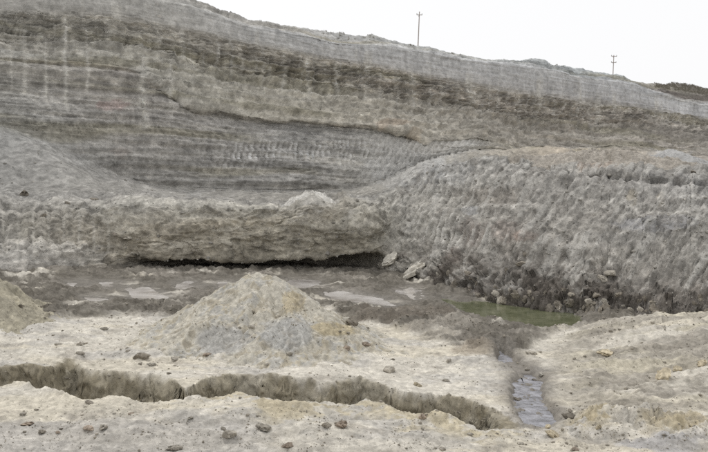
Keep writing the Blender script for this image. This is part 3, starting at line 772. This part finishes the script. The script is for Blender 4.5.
# damp cut walls of the gully
gmix((158, 153, 143), 0.40 * g['fg'] * sstep(0.1, 0.5, fbm(XX * 0.5 + YY * 0.2, YY * 1.2, 5, 0.6, seed=131)))
wl_ = g['gate'] * sstep(-0.06, 0.06, g['t'] + 0.05 * n2) * (1 - sstep(0.75, 1.0, g['t'] + 0.1 * n2))
gmix((152, 143, 120), 0.95 * wl_)
gmix((134, 124, 100), 0.7 * wl_ * sstep(-0.1, 0.4, n1 + 0.5 * n2))
gmix((160, 154, 138), 0.5 * wl_ * sstep(0.1, 0.5, fbm(XX * 0.7, YY * 0.7, 4, seed=86)))
gmix((110, 103, 93), 0.8 * g['wet'] * (1 - g['mud'] * 0.5))
E_G = 0.92
GC = grey(GC, 0.72) * np.array([1.004, 1.0, 0.998])
GA = np.clip(lin(np.clip(GC, 0, 255)) / E_G, 0.01, 0.7)
wet_a = np.clip(0.75 * g['wet'] + 0.12 * g['mud'], 0, 1)
me = grid_mesh('pit_floor', np.stack([XS, YS, ZZ], -1), GA, M_GROUND, wet=wet_a)
link('pit_floor', me, kind='structure')

# plain ground far round the pit, out to the horizon
ring = np.array([[-900, -900, -3], [900, -900, -3], [900, 900, -3], [-900, 900, -3]], float)
link('ground', raw_mesh('ground', ring, np.array([[0, 1, 2, 3]]), np.full((4, 3), 0.3), M_GROUND), kind='structure')

# ------------------------------------------------------------------ water
def sheet_from_poly(name, poly, h, mat, grow_px=6, ky=2.2, res=(60, 40)):
    a = np.array(poly, float) * [1, ky]
    c = a.mean(0); d = a - c
    a = (c + d * (1 + grow_px / np.linalg.norm(d, axis=1, keepdims=True))) / [1, ky]
    # unproject the outline to the level of the water
    A = (a[:, 0] - CX) / F_PX; B = (a[:, 1] - CY) / F_PX
    dd = FW + A[:, None] * RT - B[:, None] * UP
    t = (h - CAM_H) / dd[:, 2]
    pt = dd * t[:, None] + np.array([0, 0, CAM_H])
    n = len(pt)
    cc = pt.mean(0)
    V = np.vstack([pt, cc])
    Q = np.array([[i, (i + 1) % n, n] for i in range(n)])
    if np.cross(V[0] - cc, V[1] - cc)[2] < 0:
        Q = Q[:, ::-1]
    me = raw_mesh(name, V, Q, None, mat)
    return link(name, me, kind='structure')
M_PUD = water_mat('milky_puddle_sheen', lin((158,152,146)), lin((214,210,206)), 0.08, 6, 0.004, 0.5)  # pale sky reflection painted into the milky base colour
M_POND = water_mat('algae_pond_water', lin((88,92,68)), lin((112,114,90)), 0.10, 5, 0.004, 1.3)
M_STREAM = water_mat('brook_water', lin((112,112,116)), lin((158,158,164)), 0.10, 3.2, 0.06, 2.5)
for i, poly in enumerate(PUDDLES):
    sheet_from_poly('puddle_water', poly, H_PUD + 0.004 * (i % 3), M_PUD, 9)
sheet_from_poly('pond_water', POND, H_POND, M_POND, 18)
sheet_from_poly('stream_water', STREAM, H_STR, M_STREAM, 12)
sheet_from_poly('brook_water', BROOK, H_BRK, M_STREAM, 9)

# ------------------------------------------------------------------ heaps of dumped sand
def heap(name, cones, ext, res, label, group, color_fn, floor=-2.5, rough=1.0, seed=0):
    x0, x1, y0, y1 = ext
    nx = int((x1 - x0) / res); ny = int((y1 - y0) / res)
    X, Yg = np.meshgrid(np.linspace(x0, x1, nx), np.linspace(y0, y1, ny))
    wx = X + 0.25 * fbm(X * 0.6, Yg * 0.6, 3, seed=seed + 1); wy = Yg + 0.25 * fbm(X * 0.6, Yg * 0.6, 3, seed=seed + 2)
    Zh = np.full(X.shape, -9.0)
    which = np.zeros(X.shape, int)
    for i, (cx, cy, h, sl, sx) in enumerate(cones):
        r = np.hypot((wx - cx) / sx, wy - cy)
        ang = np.arctan2(wy - cy, wx - cx)
        rid = 0.17 * fbm(ang * 3.0 + i * 9, r * 0.25, 4, 0.6, seed=seed + 3) * np.minimum(r, 1.5)
        z = h - sl * (np.sqrt(r * r + 0.03) - 0.16) + rid * rough
        if floor < 0:
            z = np.where(z < 0.35, 0.35 + (z - 0.35) * 0.6, z)
        else:
            z = np.where(z < floor, floor + (z - floor) * 6, z)
        which = np.where(z > Zh, i, which)
        k = 0.18                                              # soft union
        hh = np.clip(0.5 + 0.5 * (z - Zh) / k, 0, 1)
        Zh = lerp(Zh, z, hh) + k * hh * (1 - hh)
    Zh = Zh + rough * (0.09 * fbm(X * 1.1, Yg * 1.1, 5, 0.6, seed=seed + 4) + 0.05 * np.maximum(0, ridged(X * 2.2, Yg * 2.2, 3, seed=seed + 5)))
    Zh = Zh + rough * 0.035 * cells(X * 3.2, Yg * 3.2, 13) + rough * 0.05 * cells(X * 1.4 + 0.2 * wx, Yg * 1.4, 14) * sstep(0.1, 0.5, fbm(X * 0.5, Yg * 0.5, 3, seed=seed + 7))
    c = color_fn(X, Yg, Zh, which)
    Zt = np.maximum(Zh, floor - (0 if floor < 0 else 0.9))
    V = np.stack([X, Yg, Zt], -1)
    me = grid_mesh(name, V, np.clip(lin(np.clip(grey(c, 0.62), 0, 255)) / E_G, .01, .7), M_PILE)
    return link(name, me, label=label, category='sand heap', group=group), (X, Yg, Zt)

def at(px, Y):
    return (px - CX) / F_PX * Y

def big_color(X, Y, Zh, which):
    px, row = proj(X, Y, Zh)
    c = np.zeros(X.shape + (3,)) + np.array((192, 184, 164), float)
    def mx_(col, w):
        nonlocal c
        c = lerp(c, np.array(col, float), np.clip(w, 0, 1)[..., None])
    na = fbm(X * 0.9, Y * 0.9, 5, 0.6, seed=90); nb = fbm(X * 2.2, Y * 2.2, 4, 0.6, seed=91)
    mx_((176, 173, 164), 0.7 * sstep(0.0, 0.4, na))
    mx_((190, 174, 136), 0.7 * sstep(0.15, 0.45, nb + 0.3 * na))
    mx_((178, 175, 167), 0.9 * sstep(0.3, 0.55, bump(px, row, 222, 340, 30, 16) + 0.15 * na))
    mx_((176, 174, 167), 0.9 * sstep(0.3, 0.55, bump(px, row, 288, 335, 28, 18) + 0.15 * na))
    mx_((188, 168, 122), 0.8 * sstep(0.3, 0.55, bump(px, row, 335, 330, 24, 7) + 0.2 * na))
    mx_((186, 166, 122), 0.7 * sstep(0.3, 0.55, bump(px, row, 293, 302, 12, 12) + 0.25 * nb))
    mx_((160, 152, 138), 0.5 * sstep(0.3, 0.6, nb))
    return c
big, BIGF = heap('sand_heap', [(at(258,29.6), 29.6, 2.42, 0.66, 1.05), (at(268,29.4), 29.2, 2.34, 0.62, 1.1), (at(222,27), 27.2, 1.12, 0.55, 1.15), (at(288,26.6), 26.6, 1.22, 0.55, 1.1), (at(330,27.4), 27.6, 0.98, 0.55, 1.05)],
           (at(258,29) - 6.0, at(258,29) + 6.2, 23.0, 34.5), 0.04,
           'large pale conical sand heap with two grey slumped lobes behind the gully', 'sand heaps', big_color, rough=0.85, seed=100)
def left_color(X, Y, Zh, which):
    c = np.zeros(X.shape + (3,)) + np.array((174, 164, 136), float)
    na = fbm(X * 0.9, Y * 0.9, 5, 0.6, seed=92)
    c = lerp(c, np.array((150, 142, 120.)), (0.6 * sstep(-0.1, 0.4, na))[..., None])
    return c
lefth, LEFTF = heap('sand_heap', [(at(-32,31), 31.0, 2.05, 0.62, 1.0)], (at(-32,31) - 4.2, at(-32,31) + 4.2, 27, 35), 0.05,
             'olive tan sand heap cut off by the left edge of the picture', 'sand heaps', left_color, seed=120)

# ------------------------------------------------------------------ finding the ground under a photo pixel
def field(F):
    X, Y, Zf = F
    x0, x1, y0, y1 = X[0, 0], X[0, -1], Y[0, 0], Y[-1, 0]
    def f(x, y):
        i = np.clip(np.round((y - y0) / (y1 - y0) * (X.shape[0] - 1)).astype(int), 0, X.shape[0] - 1)
        j = np.clip(np.round((x - x0) / (x1 - x0) * (X.shape[1] - 1)).astype(int), 0, X.shape[1] - 1)
        ok = (x > x0) & (x < x1) & (y > y0) & (y < y1)
        return np.where(ok, Zf[i, j], -9)
    return f
FB, FL = field(BIGF), field(LEFTF)
def floor_z(x, y):
    i = np.clip(np.round(np.interp(-y, -yr, np.arange(len(yr)))).astype(int), 0, len(yr) - 1)
    j = np.clip(np.round(np.interp(x / np.maximum(y, 6.0), slopes, np.arange(len(slopes)))).astype(int), 0, len(slopes) - 1)
    return ZZ[i, j]
def solid_z(x, y):
    return np.maximum.reduce([floor_z(x, y), FB(x, y), FL(x, y)])
def hit(px, py):
    """where the lines of sight through photo pixels first meet the floor or a heap"""
    px = np.atleast_1d(np.asarray(px, float)); py = np.atleast_1d(np.asarray(py, float))
    Y = np.geomspace(14.5, 54, 700)
    a = (px - CX) / F_PX; b = (py - CY) / F_PX
    d = FW + a[:, None] * RT - b[:, None] * UP
    t = Y[None] / d[:, 1:2]
    X = d[:, 0:1] * t; Zr = CAM_H + d[:, 2:3] * t
    Yb = np.broadcast_to(Y, X.shape)
    below = Zr <= solid_z(X, Yb)
    k = np.where(below.any(1), below.argmax(1), len(Y) - 1)
    r = np.arange(len(px))
    x, y = X[r, k], Y[k]
    return np.stack([x, y, solid_z(x, y)], -1)

# ------------------------------------------------------------------ clods of earth
import bmesh
def clod_mesh(name, seed, mat, sub=3, flat=0.7, amp=0.35, angular=0.0):
    bm = bmesh.new()
    bmesh.ops.create_icosphere(bm, subdivisions=sub, radius=0.5)
    V = np.array([v.co[:] for v in bm.verts])
    r = 1 + amp * fbm(V[:, 0] * 2.6 + V[:, 2] * 1.1 + seed, V[:, 1] * 2.6 + V[:, 2] * 2.3 + seed * 3.1, 5, 0.75, seed=seed)
    if angular:
        rg = np.random.default_rng(seed)
        for _ in range(9):                                    # flat broken faces
            n = rg.normal(size=3); n /= np.linalg.norm(n)
            dd = (V * r[:, None]) @ n
            lim = rg.uniform(0.26, 0.42)
            r = np.where(dd > lim, r * lim / np.maximum(dd, 1e-6), r)
    V = V * r[:, None] * np.array([1.15, 0.95, flat])
    for v, c in zip(bm.verts, V):
        v.co = c
    me = bpy.data.meshes.new(name); bm.to_mesh(me); bm.free()
    me.polygons.foreach_set('use_smooth', np.zeros(len(me.polygons), bool))
    me.materials.append(mat)
    return me
M_CLOD = {k: earth_mat('clod_' + k, 3.5, 0.06, 0.35, color=lin(c) / 1.0) for k, c in dict(
    grey=(166, 160, 149), dark=(142, 135, 124), red=(162, 149, 135), tan=(190, 179, 156), pale=(198, 193, 182)).items()}
CL = {k: [clod_mesh('clod', i + 1 + 10 * j, M_CLOD[k], 3, 0.62, 0.5, 1.0) for i in range(4)] for j, k in enumerate(M_CLOD)}

# (column, row, width in photo pixels, kind, flatness, label)
CLODS = [
 (22.6,415,6,'grey',.7,'small grey clod below the left end of the gully'),
 (27,425.5,13,'red',.4,'flat reddish clod low at the far left of the foreground'),
 (42,433,10,'dark',.5,'dark flat clod just right of the flat reddish clod'),
 (57.5,434,5,'red',.7,'small reddish clod beside an even smaller dark one, lower left'),
 (61,430,4.5,'dark',.7,'small dark clod just above the small reddish one, lower left'),
 (88,429.5,12,'red',.6,'rounded reddish brown clod paired with a grey clod, lower left'),
 (102.7,428,9,'grey',.8,'upright grey clod right of the rounded reddish brown one'),
 (114,414.5,4,'grey',.6,'tiny grey clod left of centre of the sand below the gully'),
 (131,414,6,'red',.5,'small brown clod under the gully wall, left foreground'),
 (89,403,10,'dark',.5,'dark clod lying on the near lip of the gully at left'),
 (81,354.5,8,'grey',.6,'small grey clod above the highest part of the gully wall'),
 (141,357.5,14,'dark',.65,'largest dark clod on the sand left of the big heap'),
 (140,364.5,5,'dark',.7,'small dark clod right under the largest dark clod'),
 (153,366,9,'grey',.5,'flat grey clod between the dark clods and the gully'),
 (58,345,9,'grey',.4,'flat grey clod, left one of a pair far left mid ground'),
 (81,345,10,'grey',.4,'flat grey clod, right one of a pair far left mid ground'),
 (103,330,7,'grey',.6,'grey clod at the edge of the mud, left of the heap'),
 (127,351.5,5,'grey',.6,'tiny grey clod up and left of the largest dark clod'),
 (20,307,7,'dark',.6,'dark clod beside the olive heap at the left edge'),
 (176,360,8,'grey',.5,'grey clod at the left foot of the big heap'),
 (207,355.5,9,'red',.6,'brown clod at the foot of the left grey lobe'),
 (228,437,13,'grey',.9,'tall grey brown clod alone on the lower foreground'),
 (224,430.5,6,'grey',.7,'small clod perched behind the tall grey brown clod'),
 (191,419.5,6,'grey',.5,'small clod below the notch in the gully wall'),
 (176,449,13,'grey',.5,'half buried clod at the bottom edge, left of centre'),
 (266,429.5,14,'grey',.65,'broad rounded clod below the middle of the gully'),
 (287.5,447.5,12,'red',.6,'brown clod at the bottom edge near the middle'),
 (326.5,426,11,'dark',.6,'dark clod, left one of a touching pair below the gully'),
 (341,427.5,13,'red',.75,'brown clod, right one of a touching pair below the gully'),
 (252,328,8,'grey',.7,'grey clod high on the front of the big heap'),
 (352,323.5,17,'dark',.5,'large dark flat clod at the right flank of the big heap'),
 (289,355,9,'grey',.6,'grey clod at the foot of the right grey lobe'),
 (347,349,10,'red',.6,'brown clod right of the heap foot, nearer one'),
 (365.5,345.5,9,'red',.6,'brown clod right of the heap foot, farther right one'),
 (268,365,6,'grey',.6,'small clod between the big heap and the gully lip'),
 (389,372,16,'grey',.7,'big grey mounded clod on the sand above the gully, right of the heap'),
 (418,386,8,'tan',.6,'tan clod close above the gully lip right of centre'),
 (445,381.5,7,'grey',.6,'small clod on the sand left of the brook'),
 (448.5,361,6,'grey',.6,'small clod up the slope left of the brook'),
 (423,419.5,9,'red',.8,'brown clod on the near lip of the gully right of centre'),
 (469,435,7,'grey',.6,'small grey clod below the right end of the gully'),
 (442,450,8,'grey',.6,'clod cut by the bottom edge right of the middle'),
 (553,437,15,'tan',.8,'big tan clod at the foot of the crumbly berm'),
 (548,428,7,'tan',.7,'small tan clod behind the big tan clod'),
 (520.5,445,7,'grey',.6,'small grey clod left of the big tan clod'),
 (598.5,428,7,'tan',.9,'tan clod standing on the crest of the berm'),
 (575,450,9,'red',.6,'brown clod at the bottom edge under the berm'),
 (663,378,17,'tan',.8,'yellowish crumbly lump on the slope right of the brook'),
 (678,371,9,'tan',.8,'smaller tan lump above the yellowish crumbly lump'),
 (702,364,11,'tan',.7,'pale tan lump near the right edge of the picture'),
 (607,355,13,'tan',.6,'tan lump on the slope below the pale hump crest'),
 (570,411,6,'dark',.6,'dark clod beside the brook below its widest part'),
 (569,417,16,'dark',.35,'flat dark clod where the brook meets the berm'),
 (527,371,6,'dark',.7,'dark stone in the narrow upper brook'),
 (541,376,6,'pale',.8,'pale stone at the head of the wide brook'),
 (534,382,5,'dark',.7,'dark stone in mid stream'),
 (533,399,5,'dark',.6,'dark stone at the waterside in the lower brook'),
 (516,384,6,'dark',.7,'dark stone on the left bank of the brook'),
 (516,400,7,'dark',.6,'lower dark stone on the left bank of the brook'),
 (533,354,11,'grey',.5,'grey lump in the crook of the upper brook'),
]
hp = hit([c[0] for c in CLODS], [c[1] for c in CLODS])
rg = np.random.default_rng(11)
for (px, py, w, kind, fl, lab), p in zip(CLODS, hp):
    s = w / F_PX * p[1] * 1.05
    o = link('clod', CL[kind][rg.integers(4)], label=lab, category='clod', group='clods on the sand')
    o.scale = (s, s * rg.uniform(.8, 1.1), s * fl * 1.55)
    o.location = (p[0], p[1], p[2] + s * fl * 0.14)
    o.rotation_euler = (rg.uniform(-.15, .15), rg.uniform(-.15, .15), rg.uniform(0, 6.28))

# clods and boulders on the talus, the bench and the scraped bank
WALL_CLODS = [
 (23,195,13,'dark',.7,'dark boulder on the talus near the left edge'),
 (95,199,10,'dark',.6,'dark clod on the talus above the pale bench patch'),
 (45,215,7,'dark',.6,'small dark clod on the bench edge at left'),
 (68,203,7,'grey',.6,'grey clod on the talus between the dark boulder and dark clod'),
 (130,238,8,'grey',.7,'grey clod at the left end of the undercut face'),
 (116,234,7,'dark',.6,'dark clod on the slope left of the undercut face'),
 (524,254,9,'dark',.8,'upper dark clod of two on the bank above the pond'),
 (521,263,10,'dark',.8,'lower dark clod of two on the bank above the pond'),
 (612,274,12,'grey',.9,'pale block in the rubble below the slanting scrape marks'),
 (601,278,10,'grey',.9,'grey block left of the pale block in the rubble'),
 (590,302,10,'grey',1.0,'upright grey clod at the water line right of the pond'),
 (655,165,8,'dark',.7,'dark clod on the bench top left of the grey cone'),
 (700,166,9,'dark',.8,'dark clod on the bench top at the right edge'),
 (694,172,7,'dark',.8,'small dark clod below the one at the right edge of the bench'),
]
for px, py, w, kind, fl, lab in WALL_CLODS:
    p = on_wall(px, py)
    s = w / F_PX * p[1] * 1.05
    o = link('clod', CL[kind][rg.integers(4)], label=lab, category='clod', group='clods on the quarry wall')
    o.scale = (s, s, s * fl * 1.3); o.location = tuple(p)
    o.rotation_euler = (rg.uniform(-.4, .4), rg.uniform(-.4, .4), rg.uniform(0, 6.28))
for px, py, w, lab in [(392,259,21,'pale sand slab leaning on the bank beside the dark recess'),
                       (418,274,22,'pale pointed sand slab at the bank foot, larger of two'),
                       (429,280,15,'pale pointed sand slab at the bank foot, smaller of two')]:
    p = on_wall(px, py, 1.0, 4.9)
    s = w / F_PX * p[1]
    o = link('sand_slab', CL['pale'][int(px) % 4], label=lab, category='sand slab', group='pale slabs at the bank foot')
    o.scale = (s * 1.15, s * 0.6, s * 0.75); o.location = tuple(p)
    o.rotation_euler = (0.5, -0.55, 0.25)
n_r = 0
while n_r < 96:
    px = rg.uniform(436, 706); tr_ = pl(px, [(436,292),(500,304),(600,318),(712,322)])
    py = tr_ - abs(rg.normal(0, 14)) - 1
    p = on_wall(px, py, 1.0, 4.0)
    w = rg.uniform(4, 11) * (1.15 if py > tr_ - 14 else 0.8)
    s = w / F_PX * p[1]
    tone = ['dark', 'dark', 'dark', 'grey', 'dark'][n_r % 5]
    size = 'large' if w > 8 else 'small'
    where = ('between pale slabs and green pond' if px < 470 else 'along the far pond shore' if px < 580
             else 'between pond and pale hump' if px < 645 else 'behind the pale hump at right')
    spot = 'low' if py > tr_ - 12 else 'high'
    lab = '%s %s clod %s in the rubble %s' % (size, {'grey': 'grey', 'dark': 'dark brown'}[tone], spot, where)
    o = link('rubble_clod', CL[tone][rg.integers(4)], category='clod', label=lab, group='rubble at the foot of the right bank')
    o.scale = (s, s * rg.uniform(.8, 1.2), s * rg.uniform(.8, 1.3)); o.location = tuple(p)
    o.rotation_euler = tuple(rg.uniform(0, 6.28, 3))
    n_r += 1

# smaller heaps standing on the bench
def flat_color(col, col2, sd):
    def f(X, Y, Zh, which):
        na = fbm(X * 0.9, Y * 0.9, 5, 0.6, seed=sd)
        return lerp(np.zeros(X.shape + (3,)) + np.array(col, float), np.array(col2, float), sstep(-0.1, 0.5, na)[..., None])
    return f
for px, Y, h, sl, sx, r, zc, lab, c1, c2 in [
    (312,54.8,5.4,.68,1.15,2.6,4.2,'small pale pointed sand heap on the bench above the recess',(204,200,190),(190,185,174)),
    (352,55.6,5.0,.5,1.3,1.8,4.3,'low wide sand heap on the bench right of the pointed one',(190,185,174),(172,166,155)),
    (600,58.0,9.3,.30,1.6,6.5,7.0,'tan sand heap on top of the right bank',(172,162,147),(158,148,133)),
    (668,61.0,9.75,.50,1.2,6.0,7.0,'smooth grey sand cone on top of the right bank',(168,167,164),(160,158,154))]:
    x = at(px, Y)
    heap('sand_heap', [(x, Y, h, sl, sx)], (x - r * 1.4, x + r * 1.4, Y - r, Y + r), 0.06, lab, 'sand heaps', flat_color(c1, c2, int(px)), floor=zc, rough=(0.5 if px == 668 else 1.6), seed=int(px))

# crumbs too small and too many to count
def crumbs(name, pos, size, mat, label, col=(158, 151, 139)):
    bm = bmesh.new(); bmesh.ops.create_icosphere(bm, subdivisions=1, radius=0.5)
    bv = np.array([v.co[:] for v in bm.verts]); bf = np.array([[v.index for v in f.verts] for f in bm.faces]); bm.free()
    n = len(pos); r2 = np.random.default_rng(5)
    a = r2.uniform(0, 6.28, n); ca, sa = np.cos(a), np.sin(a)
    V = bv[None] * (1 + r2.uniform(-.3, .3, (n, len(bv), 1))) * r2.uniform(.6, 1.3, (n, 1, 3)) * np.array([1, 1, .75])
    V = np.stack([V[..., 0] * ca[:, None] - V[..., 1] * sa[:, None], V[..., 0] * sa[:, None] + V[..., 1] * ca[:, None], V[..., 2]], -1)
    V = V * size[:, None, None] + pos[:, None]
    F = (bf[None] + (np.arange(n) * len(bv))[:, None, None]).reshape(-1, 3)
    tone = r2.uniform(0.75, 1.15, n)[:, None] * lin(np.array(col, float))[None] / 1.0
    me = raw_mesh(name, V.reshape(-1, 3), F, np.repeat(tone, len(bv), 0), mat)
    return link(name, me, kind='stuff', label=label, category='crumbs')
r3 = np.random.default_rng(21)
N = 6400
py_ = np.concatenate([r3.uniform(322, 452, 3000), 300 + 40 * r3.beta(1.5, 2, 1400), r3.uniform(405, 452, 2000)])
px_ = r3.uniform(-20, 728, N)
cl = fbm(px_ * 0.02, py_ * 0.05, 3, seed=93)
keep = cl + r3.normal(0, .25, N) > -0.1
px_, py_ = px_[keep], py_[keep]
hpos = hit(px_, py_)
dist = hpos[:, 1]
sz = np.minimum(r3.pareto(3.0, len(px_)) * 0.9 + 0.8, 4.0) / F_PX * dist
ok = (hpos[:, 1] < 50)
crumbs('loose_crumbs', hpos[ok], sz[ok], M_PILE, 'loose crumbs of dry earth strewn over the pit floor')
wp, ws = [], []
for _ in range(1500):
    if r3.random() < 0.6:
        px = r3.uniform(395, 712); py = r3.uniform(165, 318); v0, v1 = 1.0, 5.4
    else:
        px = r3.uniform(0, 390); py = r3.uniform(150, 270); v0, v1 = 3.0, 6.9
    p = on_wall(px, py, v0, v1); wp.append(p)
    ws.append(min(r3.pareto(2.6) * 0.9 + 1.2, 5) / F_PX * p[1])
crumbs('bank_crumbs', np.array(wp), np.array(ws), M_WALL, 'loose crumbs and clods clinging to the bench faces', (172, 168, 160))

# ------------------------------------------------------------------ poles on the plateau
M_POLE, nt, pb = new_mat('weathered_pole_wood')
nz_ = nt.nodes.new('ShaderNodeTexNoise'); nz_.inputs['Scale'].default_value = 3; nz_.inputs['Detail'].default_value = 5
rp = nt.nodes.new('ShaderNodeValToRGB'); rp.color_ramp.elements[0].color = (.34, .29, .27, 1); rp.color_ramp.elements[1].color = (.48, .43, .40, 1)
nt.links.new(nz_.outputs['Fac'], rp.inputs['Fac']); nt.links.new(rp.outputs[0], pb.inputs['Base Color']); pb.inputs['Roughness'].default_value = .85
M_INS, nt, pb = new_mat('grey_ceramic')
nz_ = nt.nodes.new('ShaderNodeTexNoise'); rp = nt.nodes.new('ShaderNodeValToRGB')
rp.color_ramp.elements[0].color = (.45, .45, .44, 1); rp.color_ramp.elements[1].color = (.6, .6, .58, 1)
nt.links.new(nz_.outputs['Fac'], rp.inputs['Fac']); nt.links.new(rp.outputs[0], pb.inputs['Base Color']); pb.inputs['Roughness'].default_value = .3
def tube(name, pts_, radii, mat, parent, n=10):
    pts_ = np.array(pts_, float); d = pts_[-1] - pts_[0]; d /= np.linalg.norm(d)
    a = np.cross(d, [0.3, 1, 0.2]); a /= np.linalg.norm(a); b = np.cross(d, a)
    th = np.linspace(0, 2 * np.pi, n, endpoint=False)
    V = []; Fq = []
    for p, r in zip(pts_, radii):
        V += [p + r * (math.cos(t) * a + math.sin(t) * b) for t in th]
    for i in range(len(pts_) - 1):
        for k in range(n):
            Fq.append([i * n + k, i * n + (k + 1) % n, (i + 1) * n + (k + 1) % n, (i + 1) * n + k])
    me = bpy.data.meshes.new(name)
    me.from_pydata([tuple(v) for v in V], [], Fq + [list(range(n))[::-1], list(range((len(pts_) - 1) * n, len(pts_) * n))])
    me.materials.append(mat)
    o = link(name, me, parent); return o
def pole(px, Y, row_base, row_top, arms, lab):
    b = P(px, row_base, Y); tx = P(px + 1.5 * (row_base - row_top) / 34, row_top, Y)
    h = tx[2] - b[2] + 1.6
    e = bpy.data.objects.new('utility_pole', None); COL.objects.link(e)
    e.location = (b[0], b[1], b[2] - 1.6); e['label'] = lab; e['category'] = 'pole'; e['group'] = 'poles on the plateau'
    lean = tx[0] - b[0]
    post = tube('post', [(0, 0, -.6), (lean * .5, 0, h * .5), (lean, 0, h)], [.10, .085, .07], M_POLE, e)
    for dz, half in arms:
        arm = tube('crossarm', [(lean - half, -.14, h - dz), (lean + half, -.14, h - dz)], [.06, .06], M_POLE, e, 6)
        for sx in (-half * .9, half * .9):
            tube('insulator', [(lean + sx, -.14, h - dz + .05), (lean + sx, -.14, h - dz + .14), (lean + sx, -.14, h - dz + .24)], [.04, .075, .05], M_INS, arm, 8)
        tube('brace', [(lean - half * .5, -.13, h - dz), (lean, -.13, h - dz - .45)], [.025, .025], M_POLE, e, 6)
pole(418, 122, 45, 11.5, [(.55, .45)], 'taller wooden utility pole on the plateau edge, left of the two')
pole(613, 150, 75, 55, [(.25, .55), (1.45, .5)], 'shorter utility pole with two crossarms on the plateau at right')

# ------------------------------------------------------------------ dry scrub along the plateau edge
M_SCRUB, nt, pb = new_mat('dry_scrub')
nz_ = nt.nodes.new('ShaderNodeTexNoise'); nz_.inputs['Scale'].default_value = 1.2
rp = nt.nodes.new('ShaderNodeValToRGB'); rp.color_ramp.elements[0].color = (.14, .125, .10, 1); rp.color_ramp.elements[1].color = (.26, .24, .19, 1)
nt.links.new(nz_.outputs['Fac'], rp.inputs['Fac']); nt.links.new(rp.outputs[0], pb.inputs['Base Color']); pb.inputs['Roughness'].default_value = .9
V, Fq = [], []
a13 = int(np.searchsorted(rowv, 12.6)); b13 = int(np.searchsorted(rowv, 13.4))
for _ in range(1500):
    if r3.random() < 0.7:
        px = r3.uniform(655, 735); hgt = r3.uniform(.12, .32)
    else:
        px = r3.uniform(190, 655); hgt = r3.uniform(.08, .22)
        if fbm(np.array(px * .05), np.array(1.3), 3) < 0.35: continue
    j = int(np.abs(PXC - px).argmin()); p = Wd[r3.integers(a13, b13), j]
    for _b in range(5):
        o_ = p + r3.normal(0, .12, 3) * [1, 1, 0]; dx = r3.normal(0, .35, 2) * hgt; w = .02 + .05 * hgt
        k = len(V)
        V += [tuple(o_ + [-w, 0, -.05]), tuple(o_ + [w, 0, -.05]), tuple(o_ + [dx[0] * .5 + w, dx[1] * .5, hgt * .6]), tuple(o_ + [dx[0], dx[1], hgt])]
        Fq.append((k, k + 1, k + 2, k + 3))
me = bpy.data.meshes.new('dry_scrub'); me.from_pydata(V, [], Fq); me.materials.append(M_SCRUB)
link('dry_scrub', me, kind='stuff', label='dry scrub and grass tufts along the plateau edge', category='scrub')
